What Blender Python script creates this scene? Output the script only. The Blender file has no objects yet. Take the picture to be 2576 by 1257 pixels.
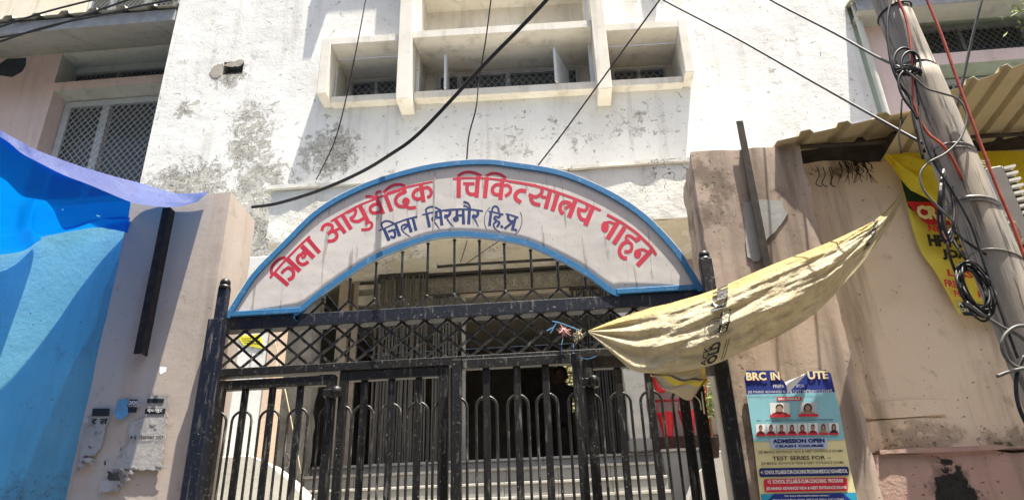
import bpy, bmesh, math, random
from mathutils import Vector, Matrix, noise as mnoise
random.seed(7)
SC = bpy.context.scene
COL = SC.collection
# ------------------------------------------------------------------ camera
F_PX, IMG_W, IMG_H = 1860.0, 2576.0, 1257.0
CAM = Vector((0, 0, 1.6))
pitch, yaw, roll = math.radians(25.754), math.radians(4.0), math.radians(1.83)
fw = Vector((-math.sin(yaw)*math.cos(pitch), math.cos(yaw)*math.cos(pitch), math.sin(pitch)))
r0 = Vector((math.cos(yaw), math.sin(yaw), 0)); u0 = r0.cross(fw)
RGT = r0*math.cos(roll) - u0*math.sin(roll)
UPV = r0*math.sin(roll) + u0*math.cos(roll)
RGT = (r0*math.cos(roll) - u0*math.sin(roll)).normalized()
UPV = RGT.cross(fw)
camd = bpy.data.cameras.new('camera'); cam = bpy.data.objects.new('camera', camd); COL.objects.link(cam)
camd.sensor_fit = 'HORIZONTAL'; camd.sensor_width = 36; camd.lens = F_PX/IMG_W*36
camd.clip_start = 0.05; camd.clip_end = 500
m = Matrix((RGT, UPV, -fw)).transposed().to_4x4(); m.translation = CAM
cam.matrix_world = m; SC.camera = cam
# ------------------------------------------------------------------ sky, sun, exposure
SUN_DIR = Vector((0.185, -0.152, 0.97)).normalized()
elev = math.asin(SUN_DIR.z); azi = math.atan2(SUN_DIR.x, SUN_DIR.y)
W = bpy.data.worlds.new('World'); SC.world = W; W.use_nodes = True
wn = W.node_tree.nodes; wl = W.node_tree.links
sky = wn.new('ShaderNodeTexSky'); sky.sky_type = 'NISHITA'; sky.sun_disc = False
sky.sun_elevation = elev; sky.sun_rotation = azi; sky.dust_density = 4.5; sky.air_density = 1.0; sky.ozone_density = 0.4
bg = wn['Background']; bg.inputs[1].default_value = 0.085
wl.new(sky.outputs[0], bg.inputs[0])
sd = bpy.data.lights.new('sun', 'SUN'); sd.energy = 5.0; sd.angle = math.radians(0.53); sd.color = (1, .945, .83)
sun = bpy.data.objects.new('sun', sd); COL.objects.link(sun)
sun.rotation_euler = (-SUN_DIR).to_track_quat('-Z', 'Y').to_euler(); sun.location = (4, -4, 20)
SC.view_settings.view_transform = 'Standard'; SC.view_settings.look = 'None'
SC.view_settings.exposure = 1.5; SC.view_settings.gamma = 1
SC.view_settings.use_curve_mapping = False
SC.render.engine = 'CYCLES'
SC.cycles.max_bounces = 7; SC.cycles.transparent_max_bounces = 10; SC.cycles.use_denoising = True

# ------------------------------------------------------------------ measuring helpers (survey of the photograph: sight line met with a plane)
def sight(px, py): return fw*F_PX + RGT*(px-1288.0) + UPV*(628.5-py)
def P(px, py, Y):
    v = sight(px, py); return CAM + v*((Y-CAM.y)/v.y)
def PX(px, py, X):
    v = sight(px, py); return CAM + v*((X-CAM.x)/v.x)
def crop(ox, oy, k):
    return lambda x, y: ((ox+x/k)/1.5901, (oy+y/k)/1.5901)
def lerp(a, b, t): return a+(b-a)*t
def lin(h):
    c = [int(h[i:i+2], 16)/255 for i in (0, 2, 4)]
    return tuple(((x+.055)/1.055)**2.4 if x > .04045 else x/12.92 for x in c)

# ------------------------------------------------------------------ objects
WLOC = {}
def tagp(o, label=None, cat=None, group=None, kind=None):
    if label: o['label'] = label
    if cat: o['category'] = cat
    if group: o['group'] = group
    if kind: o['kind'] = kind
    return o
def thing(name, label, cat, loc, group=None):
    o = bpy.data.objects.new(name, None); COL.objects.link(o); o.location = loc
    o.empty_display_size = .1; WLOC[o.name] = Vector(loc)
    return tagp(o, label, cat, group)
def place(name, mesh, parent=None, loc=(0, 0, 0)):
    o = bpy.data.objects.new(name, mesh); COL.objects.link(o)
    L = Vector(loc); WLOC[o.name] = L
    if parent is not None:
        o.parent = parent; o.location = L - WLOC[parent.name]
    else: o.location = L
    return o
class MB:
    def __init__(s): s.v = []; s.f = []; s.uv = None
    def add(s, vs, fs):
        n = len(s.v); s.v += [tuple(x) for x in vs]; s.f += [tuple(n+i for i in f) for f in fs]; return s
    def hexa(s, c):   # 8 corners: bottom 4 ccw, top 4 ccw
        return s.add(c, [(3, 2, 1, 0), (4, 5, 6, 7), (0, 1, 5, 4), (1, 2, 6, 5), (2, 3, 7, 6), (3, 0, 4, 7)])
    def box(s, x0, x1, y0, y1, z0, z1):
        return s.hexa([(x0, y0, z0), (x1, y0, z0), (x1, y1, z0), (x0, y1, z0), (x0, y0, z1), (x1, y0, z1), (x1, y1, z1), (x0, y1, z1)])
    def bar(s, p, q, w, d, side=None):   # flat bar p->q, w across in the XZ plane, d along Y
        p, q = Vector(p), Vector(q); t = (q-p).normalized(); y = Vector((0, 1, 0))
        if side is not None: y = Vector(side)
        if abs(t.dot(y)) > .95: y = Vector((1, 0, 0))
        n = t.cross(y).normalized(); y = n.cross(t).normalized()
        a, b = n*w/2, y*d/2
        return s.hexa([p-a-b, p+a-b, p+a+b, p-a+b, q-a-b, q+a-b, q+a+b, q-a+b])
    def tube(s, pts, r, n=8, cap=True):
        pts = [Vector(p) for p in pts]; rs = r if isinstance(r, (list, tuple)) else [r]*len(pts)
        base = len(s.v); up = None
        for i, p in enumerate(pts):
            t = (pts[min(i+1, len(pts)-1)]-pts[max(i-1, 0)]).normalized()
            if up is None: up = t.orthogonal().normalized()
            up = (up - t*up.dot(t)); up = up.normalized() if up.length > 1e-6 else t.orthogonal().normalized()
            b = t.cross(up)
            for k in range(n):
                a = 2*math.pi*k/n; s.v.append(tuple(p+(up*math.cos(a)+b*math.sin(a))*rs[i]))
        for i in range(len(pts)-1):
            for k in range(n):
                a = base+i*n+k; b2 = base+i*n+(k+1) % n; s.f.append((a, b2, b2+n, a+n))
        if cap:
            s.f.append(tuple(base+k for k in reversed(range(n)))); s.f.append(tuple(base+(len(pts)-1)*n+k for k in range(n)))
        return s
    def prism(s, poly, y0, y1):   # poly of (x,z), front at y0
        n = len(poly)
        vs = [(x, y0, z) for x, z in poly]+[(x, y1, z) for x, z in poly]
        return s.add(vs, [tuple(range(n)), tuple(reversed(range(n, 2*n)))]+[(i, i+n, (i+1) % n+n, (i+1) % n) for i in range(n)])
    def ball(s, c, r, n=12, k=8, sz=1):
        c = Vector(c); base = len(s.v)
        for i in range(k+1):
            th = math.pi*i/k
            for j in range(n):
                a = 2*math.pi*j/n; s.v.append(tuple(c+Vector((r*math.sin(th)*math.cos(a), r*math.sin(th)*math.sin(a), r*sz*math.cos(th)))))
        for i in range(k):
            for j in range(n):
                a = base+i*n+j; b = base+i*n+(j+1) % n; s.f.append((a, a+n, b+n, b))
        return s
    def lathe(s, c, prof, n=20):
        c = Vector(c); base = len(s.v)
        for r, z in prof:
            for j in range(n):
                a = 2*math.pi*j/n; s.v.append((c.x+r*math.cos(a), c.y+r*math.sin(a), c.z+z))
        for i in range(len(prof)-1):
            for j in range(n):
                a = base+i*n+j; b = base+i*n+(j+1) % n; s.f.append((a, b, b+n, a+n))
        return s
    def mesh(s, name, mat, smooth=False, bevel=0):
        me = bpy.data.meshes.new(name); me.from_pydata(s.v, [], s.f)
        if bevel or True:
            bm = bmesh.new(); bm.from_mesh(me)
            bmesh.ops.recalc_face_normals(bm, faces=bm.faces)
            if bevel:
                bmesh.ops.bevel(bm, geom=[e for e in bm.edges if e.calc_length() > bevel*3], offset=bevel, segments=1, affect='EDGES')
            bm.to_mesh(me); bm.free()
        if mat: me.materials.append(mat)
        if smooth:
            for p in me.polygons: p.use_smooth = True
        me.update(); return me
    def obj(s, name, mat, parent=None, smooth=False, bevel=0):
        return place(name, s.mesh(name, mat, smooth, bevel), parent)
def grid(name, fn, nu, nv, mat, parent=None, smooth=True, thick=0, holes=()):
    vs = []; fs = []; uv = []
    for j in range(nv+1):
        for i in range(nu+1):
            vs.append(tuple(fn(i/nu, j/nv))); uv.append((i/nu, j/nv))
    for j in range(nv):
        for i in range(nu):
            if (i, j) in holes: continue
            a = j*(nu+1)+i; fs.append((a, a+1, a+nu+2, a+nu+1))
    me = bpy.data.meshes.new(name); me.from_pydata(vs, [], fs)
    ul = me.uv_layers.new(name='UVMap')
    for l in me.loops: ul.data[l.index].uv = uv[l.vertex_index]
    me.materials.append(mat)
    for p in me.polygons: p.use_smooth = smooth
    me.update()
    o = place(name, me, parent)
    if thick:
        md = o.modifiers.new('thickness', 'SOLIDIFY'); md.thickness = thick; md.offset = 0
    return o
def fbm(p, s=1.0, o=4): return mnoise.fractal(Vector(p)*s, 1.0, 2.0, o)
def rough_box(name, x0, x1, y0, y1, z0, z1, mat, parent=None, seg=.07, amp=.012, chip=.03, seed=0):
    """plastered block with uneven faces, worn edges"""
    bm = bmesh.new(); bmesh.ops.create_cube(bm, size=1)
    for v in bm.verts: v.co = Vector((lerp(x0, x1, v.co.x+.5), lerp(y0, y1, v.co.y+.5), lerp(z0, z1, v.co.z+.5)))
    for ax, L in ((0, x1-x0), (1, y1-y0), (2, z1-z0)):
        n = max(1, min(60, int(L/seg)))
        for i in range(1, n):
            co = [0, 0, 0]; no = [0, 0, 0]; co[ax] = (x0, y0, z0)[ax]+L*i/n; no[ax] = 1
            bmesh.ops.bisect_plane(bm, geom=bm.verts[:]+bm.edges[:]+bm.faces[:], plane_co=co, plane_no=no)
    c = Vector(((x0+x1)/2, (y0+y1)/2, (z0+z1)/2))
    for v in bm.verts:
        p = v.co.copy(); q = p+Vector((seed*3.1, seed*1.7, 0))
        ex = (abs(p.x-x0) < 1e-4)+(abs(p.x-x1) < 1e-4)+(abs(p.y-y0) < 1e-4)+(abs(p.y-y1) < 1e-4)+(abs(p.z-z0) < 1e-4)+(abs(p.z-z1) < 1e-4)
        d = Vector((fbm(q, 3.3), fbm(q+Vector((9, 0, 0)), 2.3), fbm(q+Vector((0, 9, 0)), 2.3)))*amp
        if ex >= 2:
            k = max(0, fbm(q, 6)*.6+.12)*chip
            dirn = Vector((-1 if abs(p.x-x1) < 1e-4 else (1 if abs(p.x-x0) < 1e-4 else 0), -1 if abs(p.y-y1) < 1e-4 else (1 if abs(p.y-y0) < 1e-4 else 0), -1 if abs(p.z-z1) < 1e-4 else (1 if abs(p.z-z0) < 1e-4 else 0)))
            d += dirn*k*.7
        v.co = p+d
    me = bpy.data.meshes.new(name); bm.to_mesh(me); bm.free(); me.materials.append(mat)
    for p in me.polygons: p.use_smooth = True
    me.set_sharp_from_angle(angle=math.radians(50))
    return place(name, me, parent)
def smooth_pts(pts, n=8, closed=False):
    pts = [Vector(p) for p in pts]; out = []; m = len(pts)
    rng = range(m if closed else m-1)
    for i in rng:
        p0 = pts[(i-1) % m] if closed or i > 0 else pts[i]*2-pts[i+1]
        p1 = pts[i]; p2 = pts[(i+1) % m]
        p3 = pts[(i+2) % m] if closed or i+2 < m else p2*2-p1
        for k in range(n):
            t = k/n
            out.append(.5*((2*p1)+(p2-p0)*t+(2*p0-5*p1+4*p2-p3)*t*t+(3*p1-p0-3*p2+p3)*t**3))
    if not closed: out.append(pts[-1])
    return out
# ---- lettering
def text2d(body, bold=0.0, res=2, shear=0):
    cu = bpy.data.curves.new('lettering', 'FONT'); cu.body = body; cu.offset = bold; cu.resolution_u = res; cu.shear = shear
    ob = bpy.data.objects.new('lettering', cu); me = bpy.data.meshes.new_from_object(ob)
    vs = [(v.co.x, v.co.y) for v in me.vertices]; fs = [tuple(p.vertices) for p in me.polygons]
    bpy.data.objects.remove(ob); bpy.data.curves.remove(cu); bpy.data.meshes.remove(me)
    if not vs: return [], []
    x0 = min(v[0] for v in vs); x1 = max(v[0] for v in vs); y0 = min(v[1] for v in vs); y1 = max(v[1] for v in vs)
    return [((x-x0)/(x1-x0), (y-y0)/(y1-y0)) for x, y in vs], fs
def put_text(mb, body, fn, bold=0.0, res=2, shear=0):
    vs, fs = text2d(body, bold, res, shear); mb.add([fn(u, v) for u, v in vs], fs)
def ribbon_poly(pts, w):
    """list of quads along a 2D brush stroke"""
    P2 = [Vector((p[0], p[1])) for p in pts]; L = []; R = []
    for i, p in enumerate(P2):
        a = P2[max(i-1, 0)]; b = P2[min(i+1, len(P2)-1)]; t = (b-a).normalized(); n = Vector((-t.y, t.x))
        ww = w[0]+(w[1]-w[0])*i/(len(P2)-1) if isinstance(w, tuple) else w
        L.append(p+n*ww/2); R.append(p-n*ww/2)
    return L, R

# ------------------------------------------------------------------ materials
class NT:
    def __init__(s, name):
        s.m = bpy.data.materials.new(name); s.m.use_nodes = True; s.t = s.m.node_tree; s.n = s.t.nodes; s.l = s.t.links
        s.b = s.n['Principled BSDF']; s.geo = s.n.new('ShaderNodeNewGeometry'); s.pos = s.geo.outputs['Position']
    def link(s, a, b): s.l.new(a, b)
    def sock(s, i, v):
        if hasattr(v, 'links'): s.link(v, i)
        else: i.default_value = v
    def vec(s, mul, add=(0, 0, 0), src=None):
        n = s.n.new('ShaderNodeVectorMath'); n.operation = 'MULTIPLY_ADD'; s.link(src or s.pos, n.inputs[0]); n.inputs[1].default_value = mul; n.inputs[2].default_value = add
        return n.outputs[0]
    def noise(s, scale, detail=5, rough=.55, src=None, dist=0):
        n = s.n.new('ShaderNodeTexNoise'); n.inputs['Scale'].default_value = scale; n.inputs['Detail'].default_value = detail
        n.inputs['Roughness'].default_value = rough; n.inputs['Distortion'].default_value = dist; s.link(src or s.pos, n.inputs['Vector']); return n.outputs[0]
    def voro(s, scale, src=None, feature='F1', out=0):
        n = s.n.new('ShaderNodeTexVoronoi'); n.feature = feature; n.inputs['Scale'].default_value = scale; s.link(src or s.pos, n.inputs['Vector']); return n.outputs[out]
    def mr(s, v, a, b, c=0., d=1., smooth=True):
        n = s.n.new('ShaderNodeMapRange'); n.interpolation_type = 'SMOOTHSTEP' if smooth else 'LINEAR'
        s.sock(n.inputs[0], v)
        for i, x in enumerate((a, b, c, d)): n.inputs[i+1].default_value = x
        return n.outputs[0]
    def math(s, op, a, b=0.):
        n = s.n.new('ShaderNodeMath'); n.operation = op; s.sock(n.inputs[0], a); s.sock(n.inputs[1], b); return n.outputs[0]
    def mix(s, f, a, b):
        n = s.n.new('ShaderNodeMix'); n.data_type = 'RGBA'; s.sock(n.inputs[0], f)
        for i, c in ((6, a), (7, b)):
            if hasattr(c, 'links'): s.link(c, n.inputs[i])
            else: n.inputs[i].default_value = (*c, 1)
        return n.outputs[2]
    def region(s, regs):
        out = None
        for c, r, k in regs:
            d = s.n.new('ShaderNodeVectorMath'); d.operation = 'SUBTRACT'; s.link(s.pos, d.inputs[0]); d.inputs[1].default_value = c
            sc = s.n.new('ShaderNodeVectorMath'); sc.operation = 'DIVIDE'; s.link(d.outputs[0], sc.inputs[0]); sc.inputs[1].default_value = r if isinstance(r, tuple) else (r, r, r)
            ln = s.n.new('ShaderNodeVectorMath'); ln.operation = 'LENGTH'; s.link(sc.outputs[0], ln.inputs[0])
            v = s.mr(ln.outputs['Value'], 1.0, .25, 0., k)
            out = v if out is None else s.math('MAXIMUM', out, v)
        return out
    def bump(s, h, strength=.5, dist=.01):
        n = s.n.new('ShaderNodeBump'); n.inputs['Strength'].default_value = strength; n.inputs['Distance'].default_value = dist; s.link(h, n.inputs['Height'])
        s.link(n.outputs[0], s.b.inputs['Normal']); return n
    def done(s, col, rough=.8, spec=.3):
        s.sock(s.b.inputs['Base Color'], col if hasattr(col, 'links') else (*col, 1)); s.sock(s.b.inputs['Roughness'], rough)
        s.b.inputs['Specular IOR Level'].default_value = spec; return s.m
def plaster(name, base, alt, dirt=(.12, .1, .075), dirt_amt=.5, streak=.25, flake=None, flake_t=.68, speck=.5, regs=None, bump=.6, bd=.012, rough=.9, sc=1.0, cracks=0, fsc=3.6, crreg=False, spr=.10, edge_k=.6):
    t = NT(name)
    reg = t.region(regs) if regs else 0.0
    c = t.mix(t.mr(t.noise(1.3*sc, 6, .6), .38, .64), base, alt)
    st = t.noise(5*sc, 5, .6, t.vec((1, 1, .09)))
    c = t.mix(t.math('MULTIPLY', t.mr(st, .5, .72), streak), c, dirt)
    n3 = t.math('ADD', t.noise(5.5*sc, 9, .68, dist=.3), t.math('MULTIPLY', reg, .22))
    c = t.mix(t.math('MULTIPLY', t.mr(n3, .58, .75), dirt_amt), c, dirt)
    h = t.math('MULTIPLY', t.noise(28*sc, 5, .65), .35)
    h = t.math('ADD', h, t.math('MULTIPLY', t.noise(4.5*sc, 4, .5), .8))
    if flake is not None:
        v = t.math('ADD', t.noise(fsc*sc, 8, .62, t.vec((1, 1, 1), (3.1, 0, 7)), dist=.8), t.math('MULTIPLY', reg, .17))
        fm = t.mr(v, flake_t, flake_t+.012)
        edge = t.math('SUBTRACT', t.mr(v, flake_t-.015, flake_t-.005), fm)
        c = t.mix(fm, c, t.mix(t.noise(22, 4), flake, tuple(x*.55 for x in flake)))
        c = t.mix(t.math('MULTIPLY', edge, edge_k), c, tuple(x*.35 for x in dirt))
        h = t.math('SUBTRACT', h, t.math('MULTIPLY', fm, .9))
    sp = t.math('ADD', t.noise(36*sc, 3, .5), t.math('MULTIPLY', reg, spr))
    spm = t.mr(sp, .69, .73)
    if crreg: spm = t.math('MULTIPLY', spm, t.mr(t.noise(3.3, 6, .7, t.vec((1, 1, .55))), .46, .58))
    c = t.mix(t.math('MULTIPLY', spm, speck), c, tuple(x*.4 for x in dirt))
    h = t.math('SUBTRACT', h, t.math('MULTIPLY', spm, .5))
    if cracks:
        wv = t.n.new('ShaderNodeVectorMath'); wv.operation = 'ADD'
        nn = t.n.new('ShaderNodeTexNoise'); nn.inputs['Scale'].default_value = 5; t.link(t.pos, nn.inputs['Vector'])
        t.link(t.pos, wv.inputs[0]); t.link(nn.outputs['Color'], wv.inputs[1])
        e = t.voro(cracks, wv.outputs[0], 'DISTANCE_TO_EDGE')
        k = t.math('MULTIPLY', t.mr(e, .018, .004), (t.math('MULTIPLY', t.mr(t.noise(3.5, 4), .42, .55), t.mr(reg, .15, .8)) if crreg else t.mr(t.noise(1.7, 3), .47, .58)))
        c = t.mix(t.math('MULTIPLY', k, .8), c, tuple(x*.45 for x in dirt)); h = t.math('SUBTRACT', h, k)
    t.bump(h, bump, bd)
    return t.done(c, rough, .15)
def paint(name, base, dust, amt=.5, rough=.4, scale=18, streak=True, bd=.003):
    t = NT(name)
    a = t.noise(scale, 8, .72); b = t.noise(scale*1.2, 5, .6, t.vec((1, 1, .12)))
    f = t.math('MULTIPLY', t.mr(t.math('MAXIMUM', a, b) if streak else a, .56, .74), amt)
    chips = t.mr(t.noise(60, 3), .70, .73)
    c = t.mix(f, base, dust); c = t.mix(t.math('MULTIPLY', chips, amt*.8), c, tuple(min(1, x*1.9+.02) for x in dust))
    t.bump(t.math('ADD', a, chips), .5, bd)
    return t.done(c, t.mr(f, 0, .5, rough, .85, False), .4)
def plain(name, col, rough=.6, var=.15, scale=12, spec=.3, metal=0):
    t = NT(name); n = t.noise(scale, 5)
    c = t.mix(t.mr(n, .35, .65), tuple(x*(1-var) for x in col), tuple(min(1, x*(1+var)) for x in col))
    t.bump(n, .2, .003); t.b.inputs['Metallic'].default_value = metal
    return t.done(c, rough, spec)
def cloth(name, col, back, transm, translucent=.35, transparent=.12, rough=.6, wrinkle=.4, shine=.2, through=None):
    t = NT(name); n = t.noise(9, 6, .6, dist=.6); w = t.noise(420, 2)
    c = t.mix(t.geo.outputs['Backfacing'], col, back)
    c = t.mix(t.mr(n, .3, .7), c, t.mix(.16, c, (0, 0, 0)))
    t.bump(t.math('ADD', n, t.math('MULTIPLY', w, .05)), wrinkle, .03)
    t.done(c, rough, shine)
    tr = t.n.new('ShaderNodeBsdfTranslucent'); tr.inputs[0].default_value = (*transm, 1)
    tp = t.n.new('ShaderNodeBsdfTransparent'); tp.inputs[0].default_value = (*(through or transm), 1)
    m1 = t.n.new('ShaderNodeMixShader'); m1.inputs[0].default_value = translucent; t.link(t.b.outputs[0], m1.inputs[1]); t.link(tr.outputs[0], m1.inputs[2])
    m2 = t.n.new('ShaderNodeMixShader'); m2.inputs[0].default_value = transparent; t.link(m1.outputs[0], m2.inputs[1]); t.link(tp.outputs[0], m2.inputs[2])
    t.link(m2.outputs[0], t.n['Material Output'].inputs[0]); return t.m

M = {}
M['facade'] = plaster('white_limewash', (.78, .775, .74), (.70, .69, .655), dirt=(.17, .155, .12), dirt_amt=.62, streak=.25, flake=(.66, .635, .565), flake_t=.66, speck=.8, fsc=9, cracks=6, crreg=True, spr=.15, edge_k=.7,
    regs=[((-5.35, 9, 7.35), (1.0, 1, .65), 1.0), ((-4.55, 9, 8.1), (.6, 1, 1.2), .8), ((-4.3, 9, 7.0), (.8, 1, 1.2), 1.0), ((-3.3, 9, 7.75), (.65, 1, .75), .95), ((-5.05, 9, 9.35), (.5, 1, .35), .9), ((-5.6, 9, 8.75), (.3, 1, .3), .7), ((-4.0, 9, 6.0), (1.9, 1, 2.0), 1.0), ((1.3, 9, 7.9), (.9, 1, .5), .35), ((-.4, 9, 7.7), (1.6, 1, .5), .3)], bump=.8, bd=.016)
M['hood'] = plaster('cream_hood_paint', (.72, .69, .62), (.65, .61, .53), dirt=(.16, .14, .10), dirt_amt=.4, streak=.3, speck=.3, bump=.6, bd=.008)
M['canopy'] = plaster('cracked_white_plaster', (.74, .72, .66), (.63, .60, .53), dirt=(.13, .115, .09), dirt_amt=.5, flake=(.15, .19, .30), flake_t=.735, speck=.5, bump=.9, bd=.02, cracks=2.1)
M['ceiling'] = plaster('cream_ceiling', (.62, .58, .47), (.56, .52, .42), dirt_amt=.25, speck=.2, bump=.3)
M['pillar'] = plaster('pink_grey_plaster', (.47, .405, .355), (.415, .36, .315), dirt=(.12, .095, .07), dirt_amt=.45, streak=.3, flake=(.42, .40, .37), flake_t=.76, speck=.3, bump=.4, bd=.008)
M['pillar_dirty'] = plaster('brown_stained_plaster', (.45, .36, .295), (.385, .305, .25), dirt=(.085, .066, .048), dirt_amt=.6, streak=.65, flake=(.30, .26, .22), flake_t=.76, speck=.5, regs=[((1.0, 4.15, 3.9), (.25, 1, .5), .8), ((.95, 4.15, 2.6), (.2, 1, .6), .7), ((1.22, 4.15, 3.7), (.10, 1, .35), .5)], bump=.4, bd=.01)
M['rwall'] = plaster('pink_beige_wall', (.82, .68, .52), (.74, .60, .44), dirt=(.14, .10, .06), dirt_amt=.5, streak=.6, flake=(.25, .21, .15), flake_t=.755, speck=.5, regs=[((1.9, 4.35, 2.38), (.45, 1, .16), 1.0), ((2.5, 4.35, 2.35), (.5, 1, .12), .9), ((1.85, 4.35, 4.2), (.35, 1, .22), .9)], bump=.7, bd=.014)
M['ledge'] = plaster('pink_dado', (.42, .28, .24), (.34, .26, .21), dirt=(.055, .05, .045), dirt_amt=.6, streak=.4, flake=(.035, .036, .034), flake_t=.70, fsc=7, regs=[((2.0, 4.24, 2.06), (.24, 1, .22), 1.3)], speck=.5, bump=.9, bd=.02)
M['lwall'] = plaster('whitewashed_wall', (.70, .69, .66), (.62, .60, .57), dirt_amt=.3, streak=.2, speck=.3, bump=.5)
M['tarpglow'] = plaster('whitewash_tarp_glow', (.17, .43, .55), (.13, .37, .50), dirt=(.10, .14, .15), dirt_amt=.4, streak=.25, speck=.4, regs=[((-3.6, 4.3, 2.2), (1.2, 1, .35), 1.0)], bump=.5)  # turquoise base colour stands in for blue light falling through the tarp
M['pink'] = plaster('pink_wash', (.78, .62, .57), (.72, .57, .52), dirt=(.2, .15, .12), dirt_amt=.3, speck=.3, bump=.4)
M['creamwall'] = plaster('cream_wash', (.70, .64, .52), (.66, .6, .5), dirt_amt=.25, speck=.3, bump=.4)
M['green'] = plaster('pale_green_wash', (.42, .50, .42), (.37, .44, .37), dirt_amt=.3, speck=.3, bump=.4)
M['niche'] = plaster('pale_niche_wash', (.56, .575, .52), (.50, .51, .46), dirt_amt=.3, speck=.2, bump=.3)
M['rawcol'] = plaster('blackened_rough_concrete', (.33, .31, .27), (.2, .19, .165), dirt=(.03, .028, .024), dirt_amt=.95, streak=.5, flake=(.62, .6, .56), flake_t=.62, speck=.9, bump=1, bd=.03, sc=1.8)
M['stucco'] = plaster('pebbled_stucco', (.62, .6, .54), (.5, .48, .43), dirt=(.09, .08, .07), dirt_amt=.8, speck=.9, streak=.1, bump=1, bd=.03, sc=2.2)
M['step'] = plaster('grey_stone_step', (.27, .265, .245), (.22, .218, .205), dirt=(.15, .13, .10), dirt_amt=.35, streak=.3, speck=.3, bump=.4)
M['nosing'] = plaster('pale_stone_nosing', (.42, .40, .36), (.35, .335, .30), dirt_amt=.3, speck=.3, bump=.4)
M['ramp'] = plaster('cream_cement', (.60, .56, .48), (.54, .5, .43), dirt_amt=.35, speck=.4, bump=.5)
M['rampgrey'] = plaster('grey_cement', (.40, .38, .35), (.34, .32, .30), dirt_amt=.4, speck=.4, bump=.6)
M['ground'] = plaster('street_cement', (.40, .37, .33), (.33, .31, .28), dirt=(.16, .13, .1), dirt_amt=.4, speck=.4, bump=.5)
M['asphalt'] = plaster('worn_asphalt', (.11, .105, .10), (.15, .14, .13), dirt=(.2, .17, .13), dirt_amt=.4, speck=.3, bump=.5)
M['black'] = paint('black_gate_paint', (.007, .007, .0075), (.17, .165, .15), .75, .42, 42)
M['blacknavy'] = paint('navy_black_paint', (.007, .010, .020), (.17, .165, .155), .7, .42, 34)
M['rodpaint'] = paint('dusty_highlit_rod_paint', (.016, .016, .015), (.28, .27, .24), .75, .4, 30)  # pale dust, lightened to stand in for sunlit highlights on the rods
t = NT('sign_panel_white'); a = t.noise(26, 5, .6, t.vec((1, 1, .10))); b = t.noise(2.2, 4)
c = t.mix(t.mr(b, .35, .65), (.56, .535, .515), (.49, .47, .455)); c = t.mix(t.math('MULTIPLY', t.mr(a, .60, .68), .7), c, (.24, .22, .20))
c = t.mix(t.math('MULTIPLY', t.mr(t.noise(48, 3), .66, .70), .55), c, (.19, .16, .15)); t.bump(t.noise(3, 3), .4, .02); M['signwhite'] = t.done(c, .5, .3)
M['signblue'] = paint('blue_frame_paint', (.03, .155, .34), (.42, .47, .5), .5, .4, 22, False)
M['white_flake'] = plain('bare_white_edge', (.7, .7, .68), .8)
def letter(name, col, worn):
    t = NT(name); c = t.mix(t.mr(t.noise(7, 4), .35, .7), col, tuple(x*.8 for x in col)); c = t.mix(t.math('MULTIPLY', t.mr(t.noise(40, 6, .7), .66, .72), .5), c, worn); return t.done(c, .5, .3)
M['red'] = letter('red_sign_paint', (.52, .028, .060), (.6, .3, .32)); M['navy'] = letter('navy_sign_paint', (.020, .040, .155), (.2, .2, .3))
M['tarp'] = cloth('blue_tarpaulin', (.01, .12, .45), (.01, .12, .45), (.0, .13, .44), .6, .30, .45, .5, .35, (.0, .42, 1.0))
M['tarpback'] = cloth('lilac_tarp_back', (.075, .095, .25), (.05, .12, .40), (.01, .16, .5), .2, .13, .5, .6, .3, (.0, .35, 1.0))
M['ytarp'] = cloth('yellow_tarpaulin', (.93, .78, .04), (.92, .77, .04), (.95, .78, .03), .35, .12, .4, .6, .4)
t = NT('rusty_iron'); M['rust'] = t.done(t.mix(t.mr(t.noise(20, 6), .4, .65), (.016, .011, .009), (.036, .023, .017)), .75)
t = NT('weathered_pole'); ob = t.noise(34, 7, .65, t.vec((1, 1, .06))); o2 = t.noise(9, 5, .6, t.vec((1, 1, .25)))
c = t.mix(t.mr(o2, .38, .62), (.39, .34, .275), (.255, .24, .215)); c = t.mix(t.math('MULTIPLY', t.mr(ob, .50, .60), .9), c, (.075, .066, .055)); c = t.mix(t.math('MULTIPLY', t.mr(t.noise(16, 8, .7), .66, .74), .5), c, (.42, .40, .36))
t.bump(ob, .6, .006); M['pole'] = t.done(c, .65, .3)
M['wire'] = plain('black_cable_sheath', (.018, .018, .020), .5, .3, 30)
M['wiregrey'] = plain('grey_cable_sheath', (.10, .10, .095), .5, .2, 30)
M['wirered'] = plain('red_cable_sheath', (.33, .06, .035), .45, .2, 30)
M['clamp'] = plain('galvanised_clamp', (.20, .19, .18), .45, .3, 30, .5, .5)
def sheetmat(name, col, rustc, amt):
    t = NT(name); c = t.mix(t.math('MULTIPLY', t.mr(t.noise(6, 7, .65), .52, .72), amt), col, rustc); t.bump(t.noise(30, 4), .3, .003); return t.done(c, .55, .35)
M['sheet'] = sheetmat('roof_sheet_cream', (.46, .39, .25), (.24, .17, .09), .55)
M['sheetblue'] = sheetmat('roof_sheet_edge', (.36, .40, .42), (.3, .25, .2), .3)
M['awn'] = sheetmat('awning_sheet', (.42, .42, .36), (.25, .22, .17), .4)
M['soffit'] = plaster('soffit_board', (.46, .475, .43), (.40, .41, .38), dirt_amt=.35, speck=.3, bump=.2)
M['fascia'] = plain('grey_fascia', (.30, .31, .32), .6, .12, 6)
M['alu'] = plain('grey_white_window_frame', (.52, .54, .55), .45, .06, 6, .4)
t = NT('window_glass'); M['glass'] = t.done(t.mix(t.mr(t.noise(1.5, 3), .35, .65), (.06, .07, .075), (.09, .10, .10)), .12, .5)
M['mesh'] = plain('galvanised_wire', (.45, .46, .45), .5, .1, 20, .4, .2)
M['meshdk'] = plain('dull_wire', (.23, .24, .24), .5, .1, 20, .4, .2)
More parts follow.
